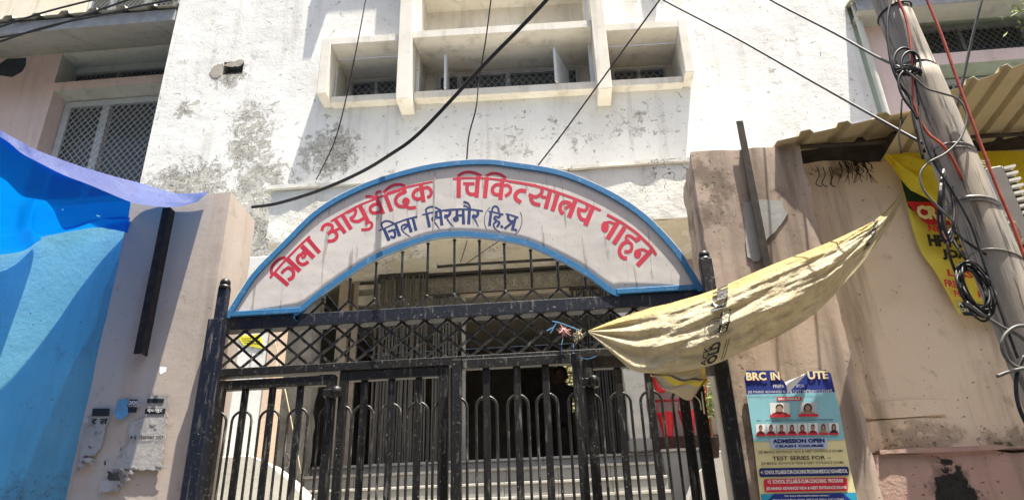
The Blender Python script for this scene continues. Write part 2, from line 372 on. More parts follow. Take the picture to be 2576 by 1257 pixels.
M['slat'] = paint('grille_brown_grey', (.12, .11, .095), (.36, .34, .30), .5, .5, 14)
M['slatdk'] = paint('grille_dark', (.045, .042, .038), (.2, .19, .17), .4, .5, 14)
M['frieze'] = paint('old_brass_grey', (.25, .235, .20), (.45, .42, .36), .6, .5, 20)
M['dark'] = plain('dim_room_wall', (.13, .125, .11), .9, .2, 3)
M['darkwood'] = plain('dark_door_wood', (.05, .042, .034), .6, .3, 8)
M['beige'] = plain('beige_frame_paint', (.42, .36, .28), .6, .1, 8)
M['brick'] = plain('old_brick', (.40, .33, .27), .95, .25, 25)
M['bucket'] = plain('red_bucket_paint', (.62, .018, .03), .4, .08, 10, .4)
M['redpipe'] = plain('red_stand_paint', (.45, .03, .035), .45, .1, 10, .4)
M['leaf'] = plain('leaf_green', (.09, .17, .035), .6, .3, 25)
M['leafy'] = plain('leaf_yellow_green', (.16, .22, .05), .6, .3, 25)
M['skin'] = plain('dark_skin', (.12, .065, .04), .6, .1); M['hair'] = plain('black_hair', (.012, .011, .01), .6); M['shirt'] = plain('dark_shirt', (.04, .03, .03), .9); M['trouser'] = plain('dark_trousers', (.03, .03, .04), .9)
M['jboxgrey'] = plain('white_box_plastic', (.60, .58, .52), .5, .06, 8); M['jdark'] = plain('box_slot_dark', (.05, .05, .045), .7)
M['bag'] = cloth('clear_plastic_bag', (.55, .50, .42), (.5, .45, .38), (.6, .54, .45), .35, .35, .25, .9, .5)
for k, c in dict(pp_blue=(.018, .035, .22), pp_sky=(.25, .52, .60), pp_yel=(.72, .66, .36), pp_cream=(.80, .72, .46), pp_white=(.74, .74, .72), pp_red=(.58, .03, .05), pp_navy=(.015, .022, .13), pp_black=(.02, .02, .02), pp_lilac=(.42, .52, .72), pp_skin=(.36, .22, .16), pp_hair=(.025, .022, .02), pp_maroon=(.22, .02, .025), pp_teal=(.03, .33, .50), bn_yel=(.78, .66, .09), bn_green=(.012, .035, .035), pp_grey=(.45, .47, .49), bn_dark=(.02, .02, .02), y_note=(.78, .68, .05)).items():
    M[k] = plain('print_'+k[3:], c, .5, .05, 5)
M['paper'] = plaster('torn_newsprint', (.40, .385, .37), (.30, .295, .285), dirt=(.14, .13, .12), dirt_amt=.7, streak=.3, speck=.6, bump=.4, sc=2.5)
M['rope_pink'] = plain('faded_pink_rag', (.50, .27, .26), .9); M['rope_blue'] = plain('blue_twine', (.08, .19, .33), .8); M['rope_straw'] = plain('straw_rag', (.45, .40, .27), .9)
M['dry'] = plain('dry_roots', (.03, .026, .02), .95)

# ------------------------------------------------------------------ the ground
g = MB().add([(-40, -40, 0), (40, -40, 0), (40, 4.0, 0), (-40, 4.0, 0)], [(0, 1, 2, 3)]).obj('street', M['asphalt']); tagp(g, kind='structure')
g = MB().box(-9.9, 9.9, 4.0, 16, -.1, .9).obj('yard', M['ground']); tagp(g, kind='structure')

# ------------------------------------------------------------------ added unseen building behind the camera, blocks low sky to darken street shade
OB = thing('added_sky_blocker', 'added plain brown building behind the viewer, unseen, blocking the low sky', 'building', (0, -5, 0))
MB().box(-26, 26, -9, -4.6, 0, 8.5).obj('wall', plaster('brown_wash', (.27, .225, .185), (.23, .19, .155), dirt_amt=.4), OB)
for k in range(9):
    for z_ in (3.9, 6.4): MB().box(-22+k*5.2, -20.4+k*5.2, -4.62, -4.56, z_, z_+1.5).obj('window_shutter', plain('green_shutter', (.08, .12, .10)) if k == 0 and z_ < 4 else bpy.data.materials['green_shutter'], OB)

# ------------------------------------------------------------------ hospital building (white facade)
FY = 9.0
def tz(x, z): return z-.024*(x+.7)          # the upper storeys run slightly out of level
B = thing('hospital_building', 'white two storey building front with concrete window hoods and grimy peeling limewash behind the gate', 'building', (-.7, FY, 0.9))
def wall_cells(mb, xs, zs, holes, Y, tilt=True):
    for i in range(len(xs)-1):
        for j in range(len(zs)-1):
            cx = (xs[i]+xs[i+1])/2; cz = (zs[j]+zs[j+1])/2
            if any(a < cx < b and c < cz < d for a, b, c, d in holes): continue
            q = [(xs[i], zs[j]), (xs[i+1], zs[j]), (xs[i+1], zs[j+1]), (xs[i], zs[j+1])]
            T = tz if tilt else (lambda x, z: z)
            mb.add([(x, Y, T(x, z)) for x, z in q], [(0, 1, 2, 3)])
DOOR = (-3.30, .72, .9, 5.72)
zl = 3.28   # storey height
holes = [DOOR, (-5.17, -4.84, 9.25, 9.51)]
for k in (0, 1):
    z = k*zl
    holes += [(-3.28, -2.24, 8.55+z, 9.47+z), (.92, 1.97, 8.52+z, 9.37+z), (-1.98, .64, 8.50+z, 9.45+z)]
holes += [(-1.98, .64, 9.585, 10.75)]
holes = [h for h in holes if h != (-1.98, .64, 8.50+zl, 9.45+zl)]
xs = sorted({-6.15, 4.62, *[h[0] for h in holes], *[h[1] for h in holes]}); zs = sorted({.9, 13.6, *[h[2] for h in holes], *[h[3] for h in holes]})
mb = MB(); wall_cells(mb, xs, zs, holes, FY)
mb.add([(-6.15, FY, .9), (-6.15, FY, 13.7), (-6.15, 12.5, 13.7), (-6.15, 12.5, .9)], [(0, 1, 2, 3)]); mb.add([(4.62, FY, .9), (4.62, FY, 13.5), (4.62, 12.5, 13.5), (4.62, 12.5, .9)], [(0, 1, 2, 3)])
mb.add([(-6.15, FY, 13.73), (4.62, FY, 13.47), (4.62, 12.5, 13.47), (-6.15, 12.5, 13.73)], [(0, 1, 2, 3)])
mb.obj('wall', M['facade'], B)
def niche(x0, x1, z0, z1, d, mat, parent, Y=FY, T=tz, name='window_recess', back=None):
    mb = MB(); c = [(x0, z0), (x1, z0), (x1, z1), (x0, z1)]
    f = [(x, Y, T(x, z)) for x, z in c]; b = [(x, Y+d, T(x, z)) for x, z in c]
    mb.add(f+b, [(0, 1, 5, 4), (1, 2, 6, 5), (2, 3, 7, 6), (3, 0, 4, 7), (4, 5, 6, 7)])
    return mb.obj(name, mat, parent)
def lattice_mesh(mb, x0, x1, z0, z1, Y, step, w, T, asp=1.25):
    n = int((x1-x0+z1-z0)/step)+2
    for sgn in (1, -1):
        k = -60
        while k < 60:
            x = x0+k*step; k += 1
            # line: through (x, z0) direction (1, asp) ; clip
            pts = []
            dx, dz = sgn*1.0, asp
            ta = 0; tb = (z1-z0)/dz
            for lo, hi, o, dd in ((x0, x1, x, dx),):
                t1, t2 = (lo-o)/dd, (hi-o)/dd
                if t1 > t2: t1, t2 = t2, t1
                ta, tb = max(ta, t1), min(tb, t2)
            if tb-ta < .02: continue
            p = (x+dx*ta, Y+.002*sgn, T(x, z0+dz*ta)); q = (x+dx*tb, Y+.002*sgn, T(x+dx*tb, z0+dz*tb)); mb.bar(p, q, w, w)
def window(x0, x1, z0, z1, Y, parent, divs, fwid=.06, mesh=True, T=lambda x, z: z, step=.085, mw=.006, mmat='mesh', fr='alu'):
    w = MB(); F = .05
    def fb(a, b, c, d): w.hexa([(a, Y-F, T(a, c)), (b, Y-F, T(b, c)), (b, Y, T(b, c)), (a, Y, T(a, c)), (a, Y-F, T(a, d)), (b, Y-F, T(b, d)), (b, Y, T(b, d)), (a, Y, T(a, d))])
    fb(x0, x0+fwid, z0, z1); fb(x1-fwid, x1, z0, z1); fb(x0+fwid, x1-fwid, z1-fwid, z1); fb(x0+fwid, x1-fwid, z0, z0+fwid)
    wo = w.obj('window', M[fr], parent)
    for d in divs:
        w = MB(); x = lerp(x0, x1, d); fb(x-fwid*.55, x+fwid*.55, z0+fwid, z1-fwid); w.obj('mullion', M[fr], wo)
    cuts = [0]+list(divs)+[1]
    for i in range(len(cuts)-1):
        a = lerp(x0, x1, cuts[i])+fwid*.8; b = lerp(x0, x1, cuts[i+1])-fwid*.8
        MB().add([(a, Y+.01, T(a, z0+.02)), (b, Y+.01, T(b, z0+.02)), (b, Y+.01, T(b, z1-.02)), (a, Y+.01, T(a, z1-.02))], [(0, 1, 2, 3)]).obj('pane', M['glass'], wo)
    if mesh:
        mm = MB(); lattice_mesh(mm, x0+fwid, x1-fwid, z0+fwid, z1-fwid, Y-F-.006, step, mw, T)
        o = mm.obj('wire_mesh', M[mmat], wo); o['kind'] = 'stuff'
    return wo
# small broken-open vent with bricks in it
niche(-5.17, -4.84, 9.25, 9.51, .22, M['rawcol'], B, name='vent_recess')
for bx in (-5.09, -4.93): MB().box(bx-.07, bx+.07, 9.08, 9.2, 9.375, 9.455).obj('brick', M['brick'], B, bevel=.012)
def vpatch(pts, name, mat, y=FY-.006):
    q_ = []
    for (x0, y0), (x1, y1) in zip(pts, pts[1:]+pts[:1]):
        for k in range(3): q_.append((lerp(x0, x1, k/3)+random.uniform(-2, 2), lerp(y0, y1, k/3)+random.uniform(-2, 2)))
    a = [P(x, y_, y) for x, y_ in q_]; n = len(a)
    MB().add(a+[q+Vector((0, .005, 0)) for q in a], [tuple(range(n)), tuple(reversed(range(n, 2*n)))]+[(i, i+n, (i+1) % n+n, (i+1) % n) for i in range(n)]).obj(name, mat, B)
M['scar'] = plaster('exposed_grey_plaster', (.46, .42, .37), (.36, .325, .28), dirt_amt=.6, speck=.6, bump=.8)
vpatch([(528, 186), (532, 176), (545, 163), (558, 160), (560, 168), (556, 190), (548, 196), (536, 196)], 'plaster_scar', M['scar'])
vpatch([(560, 166), (574, 158), (590, 155), (604, 148), (614, 150), (612, 160), (606, 166), (585, 167)], 'plaster_scar', M['scar'])
# hoods
HY = 8.64
def tbox(x0, x1, y0, y1, z0, z1):
    return MB().hexa([(x0, y0, tz(x0, z0)), (x1, y0, tz(x1, z0)), (x1, y1, tz(x1, z0)), (x0, y1, tz(x0, z0)), (x0, y0, tz(x0, z1)), (x1, y0, tz(x1, z1)), (x1, y1, tz(x1, z1)), (x0, y1, tz(x0, z1))])
for fx, fz in ((-2.23, 8.27), (.70, 8.24)):
    tbox(fx, fx+.205, 8.58, FY-.002, fz, 13.4).obj('fin', M['hood'], B, bevel=.008)
for k in (0, 1):
    z = k*zl
    for x0, x1, zb, zt in ((-3.45, -2.232, 8.49, 9.545), (.907, 2.10, 8.50, 9.475)):
        left = x0 < -1; hd = 'window_hood'
        if left: tbox(x0, x0+.15, HY, FY-.002, zb+z, zt+z).obj('hood_side', M['hood'], B, bevel=.008)
        else: tbox(x1-.13, x1, HY, FY-.002, zb+z, zt+z).obj('hood_side', M['hood'], B, bevel=.008)
        a, b = (x0+.15, x1) if left else (x0, x1-.13)
        tbox(a, b, HY+.002, FY-.002, zt-.13+z, zt-.002+z).obj('hood_top', M['hood'], B, bevel=.006)
        tbox(a, b, 8.85, FY+.03, zb+z-.02, zb+z+.095).obj('window_sill', M['hood'], B, bevel=.006)
        niche(a+.0, b-.0, zb+.095+z, zt-.13+z, .5+FY*0, M['hood'], B, FY-.001)
        window(a+.1, b-.12, zb+.1+z, zt-.235+z, FY+.46, B, (.5,), .04, True, tz, .11, .008, 'meshdk', 'fascia')
tbox(-2.022, .698, HY, FY-.002, 9.44, 9.578).obj('hood_beam', M['hood'], B, bevel=.006)
tbox(-2.022, .698, 8.85, FY+.03, 8.46, 8.592).obj('window_sill', M['hood'], B, bevel=.006)
niche(-1.99, .65, 8.592, 9.44, .5, M['hood'], B, FY-.001)
window(-1.78, .5, 8.6, 9.34, FY+.46, B, (.16, .5, .84), .06, True, tz, .11, .008, 'meshdk', 'fascia')
niche(-1.98, .64, 9.585, 10.75, .5, M['hood'], B, FY-.001)
# open window leaves
for a, b in (((-1.56, 8.80), (-1.60, 9.36)), ((.10, 8.80), (.30, 9.38))):
    MB().hexa([(a[0], a[1], tz(a[0], 8.6)), (a[0]+.035, a[1], tz(a[0], 8.6)), (b[0]+.035, b[1], tz(a[0], 8.6)), (b[0], b[1], tz(a[0], 8.6)), (a[0], a[1], tz(a[0], 9.22)), (a[0]+.035, a[1], tz(a[0], 9.22)), (b[0]+.035, b[1], tz(a[0], 9.22)), (b[0], b[1], tz(a[0], 9.22))]).obj('open_casement', M['alu'], B)
# porch slab
sl = rough_box('porch_canopy', -3.55, 2.3, 7.8, FY-.003, 5.655, 6.40, M['canopy'], B, .09, .01, .03, 4)
rough_box('canopy_top_band', -3.62, 2.34, 7.755, 8.2, 6.40, 6.455, M['canopy'], B, .08, .008, .03, 5)
MB().add([(-3.3, 7.83, 5.652), (2.2, 7.83, 5.652), (2.2, 12.2, 5.652), (-3.3, 12.2, 5.652)], [(0, 1, 2, 3)]).obj('ceiling', M['ceiling'], B)
# entrance hall, dim
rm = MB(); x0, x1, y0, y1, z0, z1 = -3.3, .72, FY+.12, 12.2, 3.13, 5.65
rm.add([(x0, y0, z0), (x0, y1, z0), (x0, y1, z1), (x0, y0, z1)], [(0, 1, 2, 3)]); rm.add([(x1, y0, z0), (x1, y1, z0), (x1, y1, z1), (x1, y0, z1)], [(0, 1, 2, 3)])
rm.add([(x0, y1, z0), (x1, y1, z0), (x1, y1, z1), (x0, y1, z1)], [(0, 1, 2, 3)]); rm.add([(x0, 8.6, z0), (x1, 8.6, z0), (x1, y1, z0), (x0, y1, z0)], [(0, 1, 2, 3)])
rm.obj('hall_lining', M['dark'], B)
for xa, xb in ((-.75, -.42), (-.38, -.21)):
    d = MB().box(xa, xb, 12.1, 12.19, 3.14, 5.2).obj('inner_door', M['darkwood'], B)
    for kk in range(5): MB().box(xa+.04, xb-.04, 12.08, 12.1, 3.3+kk*.36, 3.58+kk*.36).obj('door_panel', M['darkwood'], d, bevel=.008)
jw = MB().box(-.19, -.17, 11.86, 11.92, 4.4, 5.2).box(.13, .15, 11.86, 11.92, 4.4, 5.2).box(-.17, .13, 11.86, 11.92, 5.17, 5.2).obj('window', M['darkwood'], B)
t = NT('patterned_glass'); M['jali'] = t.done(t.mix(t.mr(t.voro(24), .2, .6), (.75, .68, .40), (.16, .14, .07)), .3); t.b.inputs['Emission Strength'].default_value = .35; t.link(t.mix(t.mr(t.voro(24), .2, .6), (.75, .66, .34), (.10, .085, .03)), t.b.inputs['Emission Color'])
MB().add([(-.17, 11.9, 4.4), (.13, 11.9, 4.4), (.13, 11.9, 5.17), (-.17, 11.9, 5.17)], [(0, 1, 2, 3)]).obj('pane', M['jali'], jw)
for kk in range(4): MB().box(-.17, .13, 11.87, 11.89, 4.55+kk*.16, 4.565+kk*.16).obj('glazing_bar', M['darkwood'], jw)
# door surrounds
def fr(name, px0, py0, px1, py1, Y0, Y1, mat, parent=B):
    a = P(px0, py0, Y0); b = P(px1, py1, Y0); return MB().box(min(a.x, b.x), max(a.x, b.x), Y0, Y1, min(a.z, b.z), max(a.z, b.z)).obj(name, mat, parent, bevel=.005)
MB().box(-2.98, -2.84, 9.0, 9.14, 3.13, 5.65).obj('door_post', M['beige'], B, bevel=.006)
MB().box(-2.80, -2.72, 9.06, 9.12, 3.13, 5.65).obj('door_post', M['beige'], B, bevel=.006)
MB().box(-1.312, -1.262, 8.95, 9.0, 3.13, 5.32).obj('door_post', M['nosing'], B, bevel=.004)
MB().box(-2.72, -2.42, 9.02, 9.1, 5.30, 5.42).obj('lintel', M['ramp'], B, bevel=.006)
MB().box(-2.72, -2.42, 9.02, 9.1, 5.52, 5.58).obj('lintel', M['ramp'], B, bevel=.006)
MB().box(-2.44, .72, 8.93, 9.0, 5.285, 5.325).obj('lintel', M['beige'], B, bevel=.004)
MB().box(-2.44, .72, 8.93, 9.0, 5.62, 5.648).obj('lintel', M['slatdk'], B, bevel=.004)
rough_box('rough_column', -3.47, -3.02, 8.25, 8.6, .9, 5.654, M['rawcol'], B, .06, .02, .05, 8)
rough_box('stucco_column', .67, .90, 8.55, 8.8, 3.27, 5.654, M['stucco'], B, .05, .012, .02, 9)
MB().box(.655, .915, 8.53, 8.82, 3.13, 3.27).obj('column_plinth', M['step'], B, bevel=.01)
MB().add([(.72, 8.985, 3.13), (4.6, 8.985, 3.13), (4.6, 8.985, 5.65), (.72, 8.985, 5.65)], [(0, 1, 2, 3)]).obj('porch_wall', plaster('dusty_mauve_wall', (.40, .32, .29), (.34, .28, .25), dirt_amt=.5, speck=.4), B)
MB().box(.92, 4.6, 8.95, 8.99, 3.13, 3.36).obj('skirting', plain('brown_skirting', (.10, .06, .045), .6), B)
# stairs
S = thing('staircase', 'grey stone entrance steps with pale nosings behind the black gate bars', 'steps', (-.5, 8, .9))
edges = [(8.6, 3.13), (8.35, 2.985), (8.05, 2.79), (7.8, 2.61)]
y, z = 7.8, 2.61
while z > 1.1: y -= .28; z -= .165; edges.append((y, z))
for i, (y, z) in enumerate(edges):
    zb = edges[i+1][1] if i+1 < len(edges) else .9; yb = 9.0 if i == 0 else edges[i-1][0]+.02
    x0, x1 = (-3.01, 1.7) if i == 0 else (-3.0, .98)
    st = MB().box(x0, x1, y+.02, yb, zb-.02, z-.03).obj('step', M['step'], S)
    n = 7; 
    for q in range(n):
        a = lerp(x0, x1, q/n)+.002; b = lerp(x0, x1, (q+1)/n)-.002; dz = random.uniform(-.003, .003)
        MB().box(a, b, y-.012, yb, z-.03, z+dz).obj('nosing_slab', M['nosing'], st, bevel=.005)
        rz = random.uniform(-.004, .004)
        MB().box(a, b, y+.004+rz, y+.02, zb+.002, z-.031).obj('riser_slab', M['step'], st, bevel=.003)
MB().box(1.0, 1.72, 8.46, 8.6, .9, 3.10).obj('step_block', M['step'], S, bevel=.01)
MB().box(.99, 1.74, 8.44, 8.598, 3.10, 3.128).obj('nosing_slab', M['nosing'], S, bevel=.005)
# right sloping cheek
cr = [P(1804, 1135, 7.45), P(1753, 1189, 7.45), P(1728, 1257, 7.45)]
poly = [(cr[2].x-.05, 1.2), (cr[2].x-.05, cr[2].z-.15), (cr[2].x, cr[2].z), (cr[1].x, cr[1].z), (cr[0].x, cr[0].z), (2.2, cr[0].z+.1), (2.2, 1.2)]
MB().prism(poly, 7.4, 7.75).obj('cheek_wall', M['rampgrey'], S, bevel=.01)
pl = [P(541, 1149, 6.9), P(636, 1146, 6.9), P(678, 1163, 6.9), P(727, 1202, 6.9), P(762, 1237, 6.9), P(775, 1262, 6.9)]
poly = [(-4.4, 1.0), (-4.4, pl[0].z)]+[(p.x, p.z) for p in pl]+[(pl[-1].x+.15, 1.9), (pl[-1].x+.2, 1.0)]
MB().prism(list(reversed(poly)), 6.85, 7.2).obj('cheek_wall', M['ramp'], S, bevel=.012)
# ------------------------------------------------------------------ yard wall with yellow notice
Wl = thing('yard_wall', 'sunlit white side wall with a peach corner strip seen behind the left gate leaf', 'wall', (-3.4, 7.4, .9))
MB().box(-4.6, -3.19, 7.4, 7.6, .9, 5.3).obj('wall_face', M['lwall'], Wl, bevel=.01)
MB().box(-3.189, -3.06, 7.38, 7.6, .9, 5.0).obj('corner_strip', plaster('peach_wash', (.62, .47, .36), (.58, .44, .34), dirt_amt=.2), Wl, bevel=.01)
for xx in (-3.52, -3.36): MB().box(xx-.006, xx+.006, 7.394, 7.4, 2.6, 4.2).obj('wall_groove', M['nosing'], Wl)
nq = [P(597, 845, 7.39), P(655, 840, 7.39), P(664, 876, 7.39), P(612, 868, 7.39)]
nb = thing('notice', 'small yellow printed notice on the white yard wall behind the lattice', 'notice', nq[3])
MB().add([q for q in nq]+[q+Vector((0, .006, 0)) for q in nq], [(0, 1, 2, 3), (7, 6, 5, 4), (0, 4, 5, 1), (1, 5, 6, 2), (2, 6, 7, 3), (3, 7, 4, 0)]).obj('sheet', M['y_note'], nb)
mb = MB()
for r_ in range(3):
    for q in range(7):
        a = .12+q*.115; v = .25+r_*.22
        f = lambda u, w: nq[0].lerp(nq[1], u).lerp(nq[3].lerp(nq[2], u), w)+Vector((0, -.003, 0))
        mb.add([f(a, v), f(a+.09, v), f(a+.09, v+.08), f(a, v+.08)], [(0, 1, 2, 3)])
mb.obj('printed_lines', M['pp_black'], nb)
# ------------------------------------------------------------------ collapsible gates and scroll frieze
def collapsible(label, x0, x1, n, zt, mat, zb=3.14):
    t_ = thing('collapsible_gate', label, 'grille', ((x0+x1)/2, 8.9, zb), 'collapsible grilles of the entrance')
    me = MB().box(-.008, .008, -.012, .012, 0, zt-zb).mesh('slat', mat)
    for i in range(n):
        x = lerp(x0, x1, (i+.5)/n)+random.uniform(-.006, .006)
        o = place('slat', me, t_, (x, 8.88+random.uniform(-.02, .03), zb)); o.rotation_euler = (0, random.uniform(-.012, .012), random.uniform(-.5, .5))
    for zz in (zb+.35, zb+1.05, zb+1.75):
        for i in range(0, n-2, 2):
            xa = lerp(x0, x1, (i+.5)/n); xb = lerp(x0, x1, (i+2.5)/n)
            MB().bar((xa, 8.915, zz), (xb, 8.915, zz+.22), .012, .005).obj('cross_link', mat, t_)
    MB().box(x0, x1, 8.86, 8.93, zt, zt+.03).obj('top_rail', M['slatdk'], t_)
    return t_
collapsible('folded brown collapsible grille on the left of the pale door post', -2.42, -1.75, 24, 5.60, M['slat'])
collapsible('narrow folded grey grille right against the pale door post', -1.68, -1.33, 12, 5.28, M['slat'])
collapsible('dark collapsible grille beside the stucco column', .10, .64, 17, 5.28, M['slatdk'])
fz = thing('scroll_frieze', 'long iron scroll frieze above the dark entrance', 'grille', (-.5, 8.9, 5.3))
MB().box(-1.9, .7, 8.94, 8.96, 5.33, 5.345).box(-1.9, .7, 8.94, 8.96, 5.585, 5.6).obj('frame_bar', M['slatdk'], fz)
sp = MB()
def spiral(c, r, turn, a0, flip):
    pts = []
    for i in range(15):
        k = i/14; a = a0+turn*k*2*math.pi; rr = r*(1-k*.78); pts.append((c[0]+flip*rr*math.cos(a), 8.935, c[1]+rr*math.sin(a)))
    return pts
for fl in (1, -1):
    sp.tube(spiral((fl*.036, .175), .036, 1.2, math.pi, fl), .0085, 5); sp.tube(spiral((fl*.036, .095), .034, -1.2, math.pi, fl), .0085, 5)
    sp.tube([(fl*.0, 8.935, .135), (fl*.035, 8.935, .03), (fl*.062, 8.935, .02), (fl*.075, 8.935, .05)], .008, 5)
sp.prism([(0, .10), (.018, .135), (0, .17), (-.018, .135)], 8.928, 8.942)
me = sp.mesh('scroll', M['frieze'])
for i in range(16):
    o = place('scroll', me, fz, (-1.83+i*.163, 0, 5.345))
# ceiling things
lt = thing('light_fixture', 'cream square lamp fitting under the porch ceiling', 'lamp', P(1290, 640, 8.7))
q = P(1256, 622, 8.7); q2 = P(1318, 655, 8.7)
MB().box(q.x, q2.x, 8.66, 8.74, q2.z+.06, q.z+.06).obj('housing', M['ceiling'], lt, bevel=.01)
MB().box(q.x+.05, q2.x-.03, 8.648, 8.66, q2.z+.08, (q.z+q2.z)/2+.08).obj('diffuser', plain('dull_yellow_glass', (.55, .54, .36), .4), lt)
def cable(name, pts, r, mat, label, cat='cable', n=8, group=None, k=6):
    return tagp(MB().tube(smooth_pts(pts, k), r, n).obj(name, mat, None, True), label, cat, group)
cable('conduit', [P(980, 660, 8.6), P(1150, 652, 8.6), P(1300, 643, 8.6), P(1480, 636, 8.6)], .012, M['ceiling'], 'cream conduit running along the porch ceiling', 'pipe')
cable('conduit', [P(1100, 672, 8.7), P(1200, 664, 8.7), P(1320, 657, 8.7), P(1440, 650, 8.7)], .018, M['slatdk'], 'dark wire bundle clipped above the scroll frieze', 'pipe')
cable('ceiling_wire', [P(1175, 606, 7.95), P(1168, 630, 8.2), P(1158, 660, 8.6)], .005, M['wire'], 'short curved black wire hanging from porch ceiling', 'wire')
cable('ceiling_wire', [P(1260, 603, 7.95), P(1205, 640, 8.3), P(1172, 664, 8.6)], .005, M['wire'], 'straight slanting dark wire across the porch ceiling', 'wire')
cable('pale_twine', [P(690, 850, 6.6), P(713, 960, 6.6), P(735, 1070, 6.6), P(757, 1190, 6.6)], .006, plain('pale_cord', (.5, .45, .28), .8), 'pale yellow cord hanging slantwise behind the left gate leaf', 'cord')
# ------------------------------------------------------------------ person inside
def person():
    t_ = thing('person', 'person in dark clothes standing far inside the dim entrance by a patterned window', 'person', (-.09, 10.8, 3.13))
    J = [((0, 0, .92), .15), ((0, 0, 1.12), .14), ((0, 0, 1.32), .16), ((0, 0, 1.43), .07), ((0, -.01, 1.5), .055),
         ((.17, 0, 1.36), .055), ((.23, -.02, 1.10), .042), ((.22, -.14, .92), .034), ((.21, -.19, .86), .04),
         ((-.17, 0, 1.36), .055), ((-.23, .02, 1.10), .042), ((-.24, -.08, .88), .034), ((-.24, -.10, .81), .04),
         ((.09, 0, .86), .085), ((.10, -.02, .48), .06), ((.10, .02, .09), .042), ((.11, -.12, .035), .04),
         ((-.09, 0, .86), .085), ((-.10, -.02, .48), .06), ((-.10, .02, .09), .042), ((-.11, -.12, .035), .04)]
    E = [(0, 1), (1, 2), (2, 3), (3, 4), (2, 5), (5, 6), (6, 7), (7, 8), (2, 9), (9, 10), (10, 11), (11, 12), (0, 13), (13, 14), (14, 15), (15, 16), (0, 17), (17, 18), (18, 19), (19, 20)]
    me = bpy.data.meshes.new('body'); me.from_pydata([j[0] for j in J], E, []); me.materials.append(M['shirt'])
    o = place('body', me, t_, (-.09, 10.8, 3.13))
    md = o.modifiers.new('skin', 'SKIN')
    for i, j in enumerate(J): me.skin_vertices[0].data[i].radius = (j[1], j[1]*.75)
    me.skin_vertices[0].data[0].use_root = True
    o.modifiers.new('sub', 'SUBSURF').levels = 1; o.modifiers['sub'].render_levels = 2
    hd = MB().ball((-.09, 10.79, 4.71-.02), .095, 14, 10, 1.28).ball((-.09, 10.69, 4.67), .018, 8, 6, 1.3).ball((.005, 10.79, 4.67), .022, 8, 6, 1.5).ball((-.185, 10.79, 4.67), .022, 8, 6, 1.5).obj('head', M['skin'], t_, True)
    MB().ball((-.09, 10.815, 4.735), .105, 14, 10, 1.12).obj('hair', M['hair'], t_, True)
person()
# fire buckets on their stand
bs = thing('bucket_stand', 'red pipe stand carrying fire buckets on the porch behind the right gate leaf', 'stand', (1.3, 8.7, 3.14))
for xx in (.96, 1.62): MB().tube([(xx, 8.75, 3.14), (xx, 8.75, 4.15)], .02, 8).obj('upright', M['redpipe'], bs, True)
for zz in (3.74, 4.1): MB().tube([(.96, 8.75, zz), (1.62, 8.75, zz)], .016, 8).obj('cross_rail', M['redpipe'], bs, True)
MB().tube([(1.5, 8.6, 3.14), (1.58, 8.75, 3.9)], .014, 8).obj('brace', M['redpipe'], bs, True)
bl = ['red fire bucket on the left under the stand rail', 'red fire bucket on the right under the stand rail', 'red fire bucket hung highest, partly hidden by the sack']
for i, (bx, bz) in enumerate(((1.115, 3.30), (1.36, 3.31), (1.09, 3.82))):
    b = thing('fire_bucket', bl[i], 'bucket', (bx, 8.66, bz), 'red fire buckets')
    MB().lathe((bx, 8.66, bz), [(0, 0), (.05, 0), (.055, .01), (.10, .26), (.106, .262), (.102, .27), (.095, .26), (.05, .02), (0, .02)], 20).obj('pail', M['bucket'], b, True)
    MB().tube([(bx+.1*math.cos(a), 8.66-.02, bz+.26+.17*math.sin(a)) for a in [math.pi*k/10 for k in range(11)]], .005, 6).obj('handle', M['redpipe'], b, True)
# ------------------------------------------------------------------ side buildings
def flat(x, z): return z
LB = thing('pink_building', 'pink building with corrugated awning and meshed windows at the left edge', 'building', (-9, 10.2, 0))
holesL = [(-9.06, -6.2, 10.52, 11.20), (-9.02, -6.2, 8.0, 10.34), (-8.9, -6.7, 11.95, 13.4)]
mb = MB(); xs = sorted({-14, -6.1, *[h[0] for h in holesL], *[h[1] for h in holesL]}); zs = sorted({0, 14.5, *[h[2] for h in holesL], *[h[3] for h in holesL]})
lowz = 11.3
mbl, mbh = MB(), MB()
for i in range(len(xs)-1):
    for j in range(len(zs)-1):
        cx = (xs[i]+xs[i+1])/2; cz = (zs[j]+zs[j+1])/2
        if any(a < cx < b and c < cz < d for a, b, c, d in holesL): continue
        tgt = mbh if cz > 11.2 and not (cx > -6.7) else mbl
        tgt.add([(xs[i], 10.2, zs[j]), (xs[i+1], 10.2, zs[j]), (xs[i+1], 10.2, zs[j+1]), (xs[i], 10.2, zs[j+1])], [(0, 1, 2, 3)])
mbl.obj('wall', M['pink'], LB); mbh.obj('upper_wall', M['creamwall'], LB)
niche(-9.06, -6.2, 10.52, 11.20, .42, M['niche'], LB, 10.2, flat)
niche(-9.02, -6.2, 8.0, 10.34, .42, M['pink'], LB, 10.2, flat)
MB().add([(-9.02, 10.198, 10.337), (-6.2, 10.198, 10.337), (-6.2, 10.6, 10.337), (-9.02, 10.6, 10.337)], [(0, 1, 2, 3)]).obj('lintel_soffit', M['niche'], LB)
niche(-8.9, -6.7, 11.95, 13.4, .12, M['creamwall'], LB, 10.2, flat)
window(-8.98, -6.25, 10.54, 10.98, 10.58, LB, (.32, .66), .04, True, flat, .09, .007, 'meshdk', 'fascia')
window(-9.0, -6.25, 8.1, 10.32, 10.58, LB, (.30, .72), .13, True, flat, .12, .011)
window(-8.88, -6.72, 12.0, 13.3, 10.31, LB, (.22, .55, .86), .07, True, flat, .09, .008)
hp = [P(0, 160, 10.19), P(18, 148, 10.19), P(66, 146, 10.19), P(64, 165, 10.19), P(55, 180, 10.19), P(30, 194, 10.19), P(-10, 188, 10.19)]
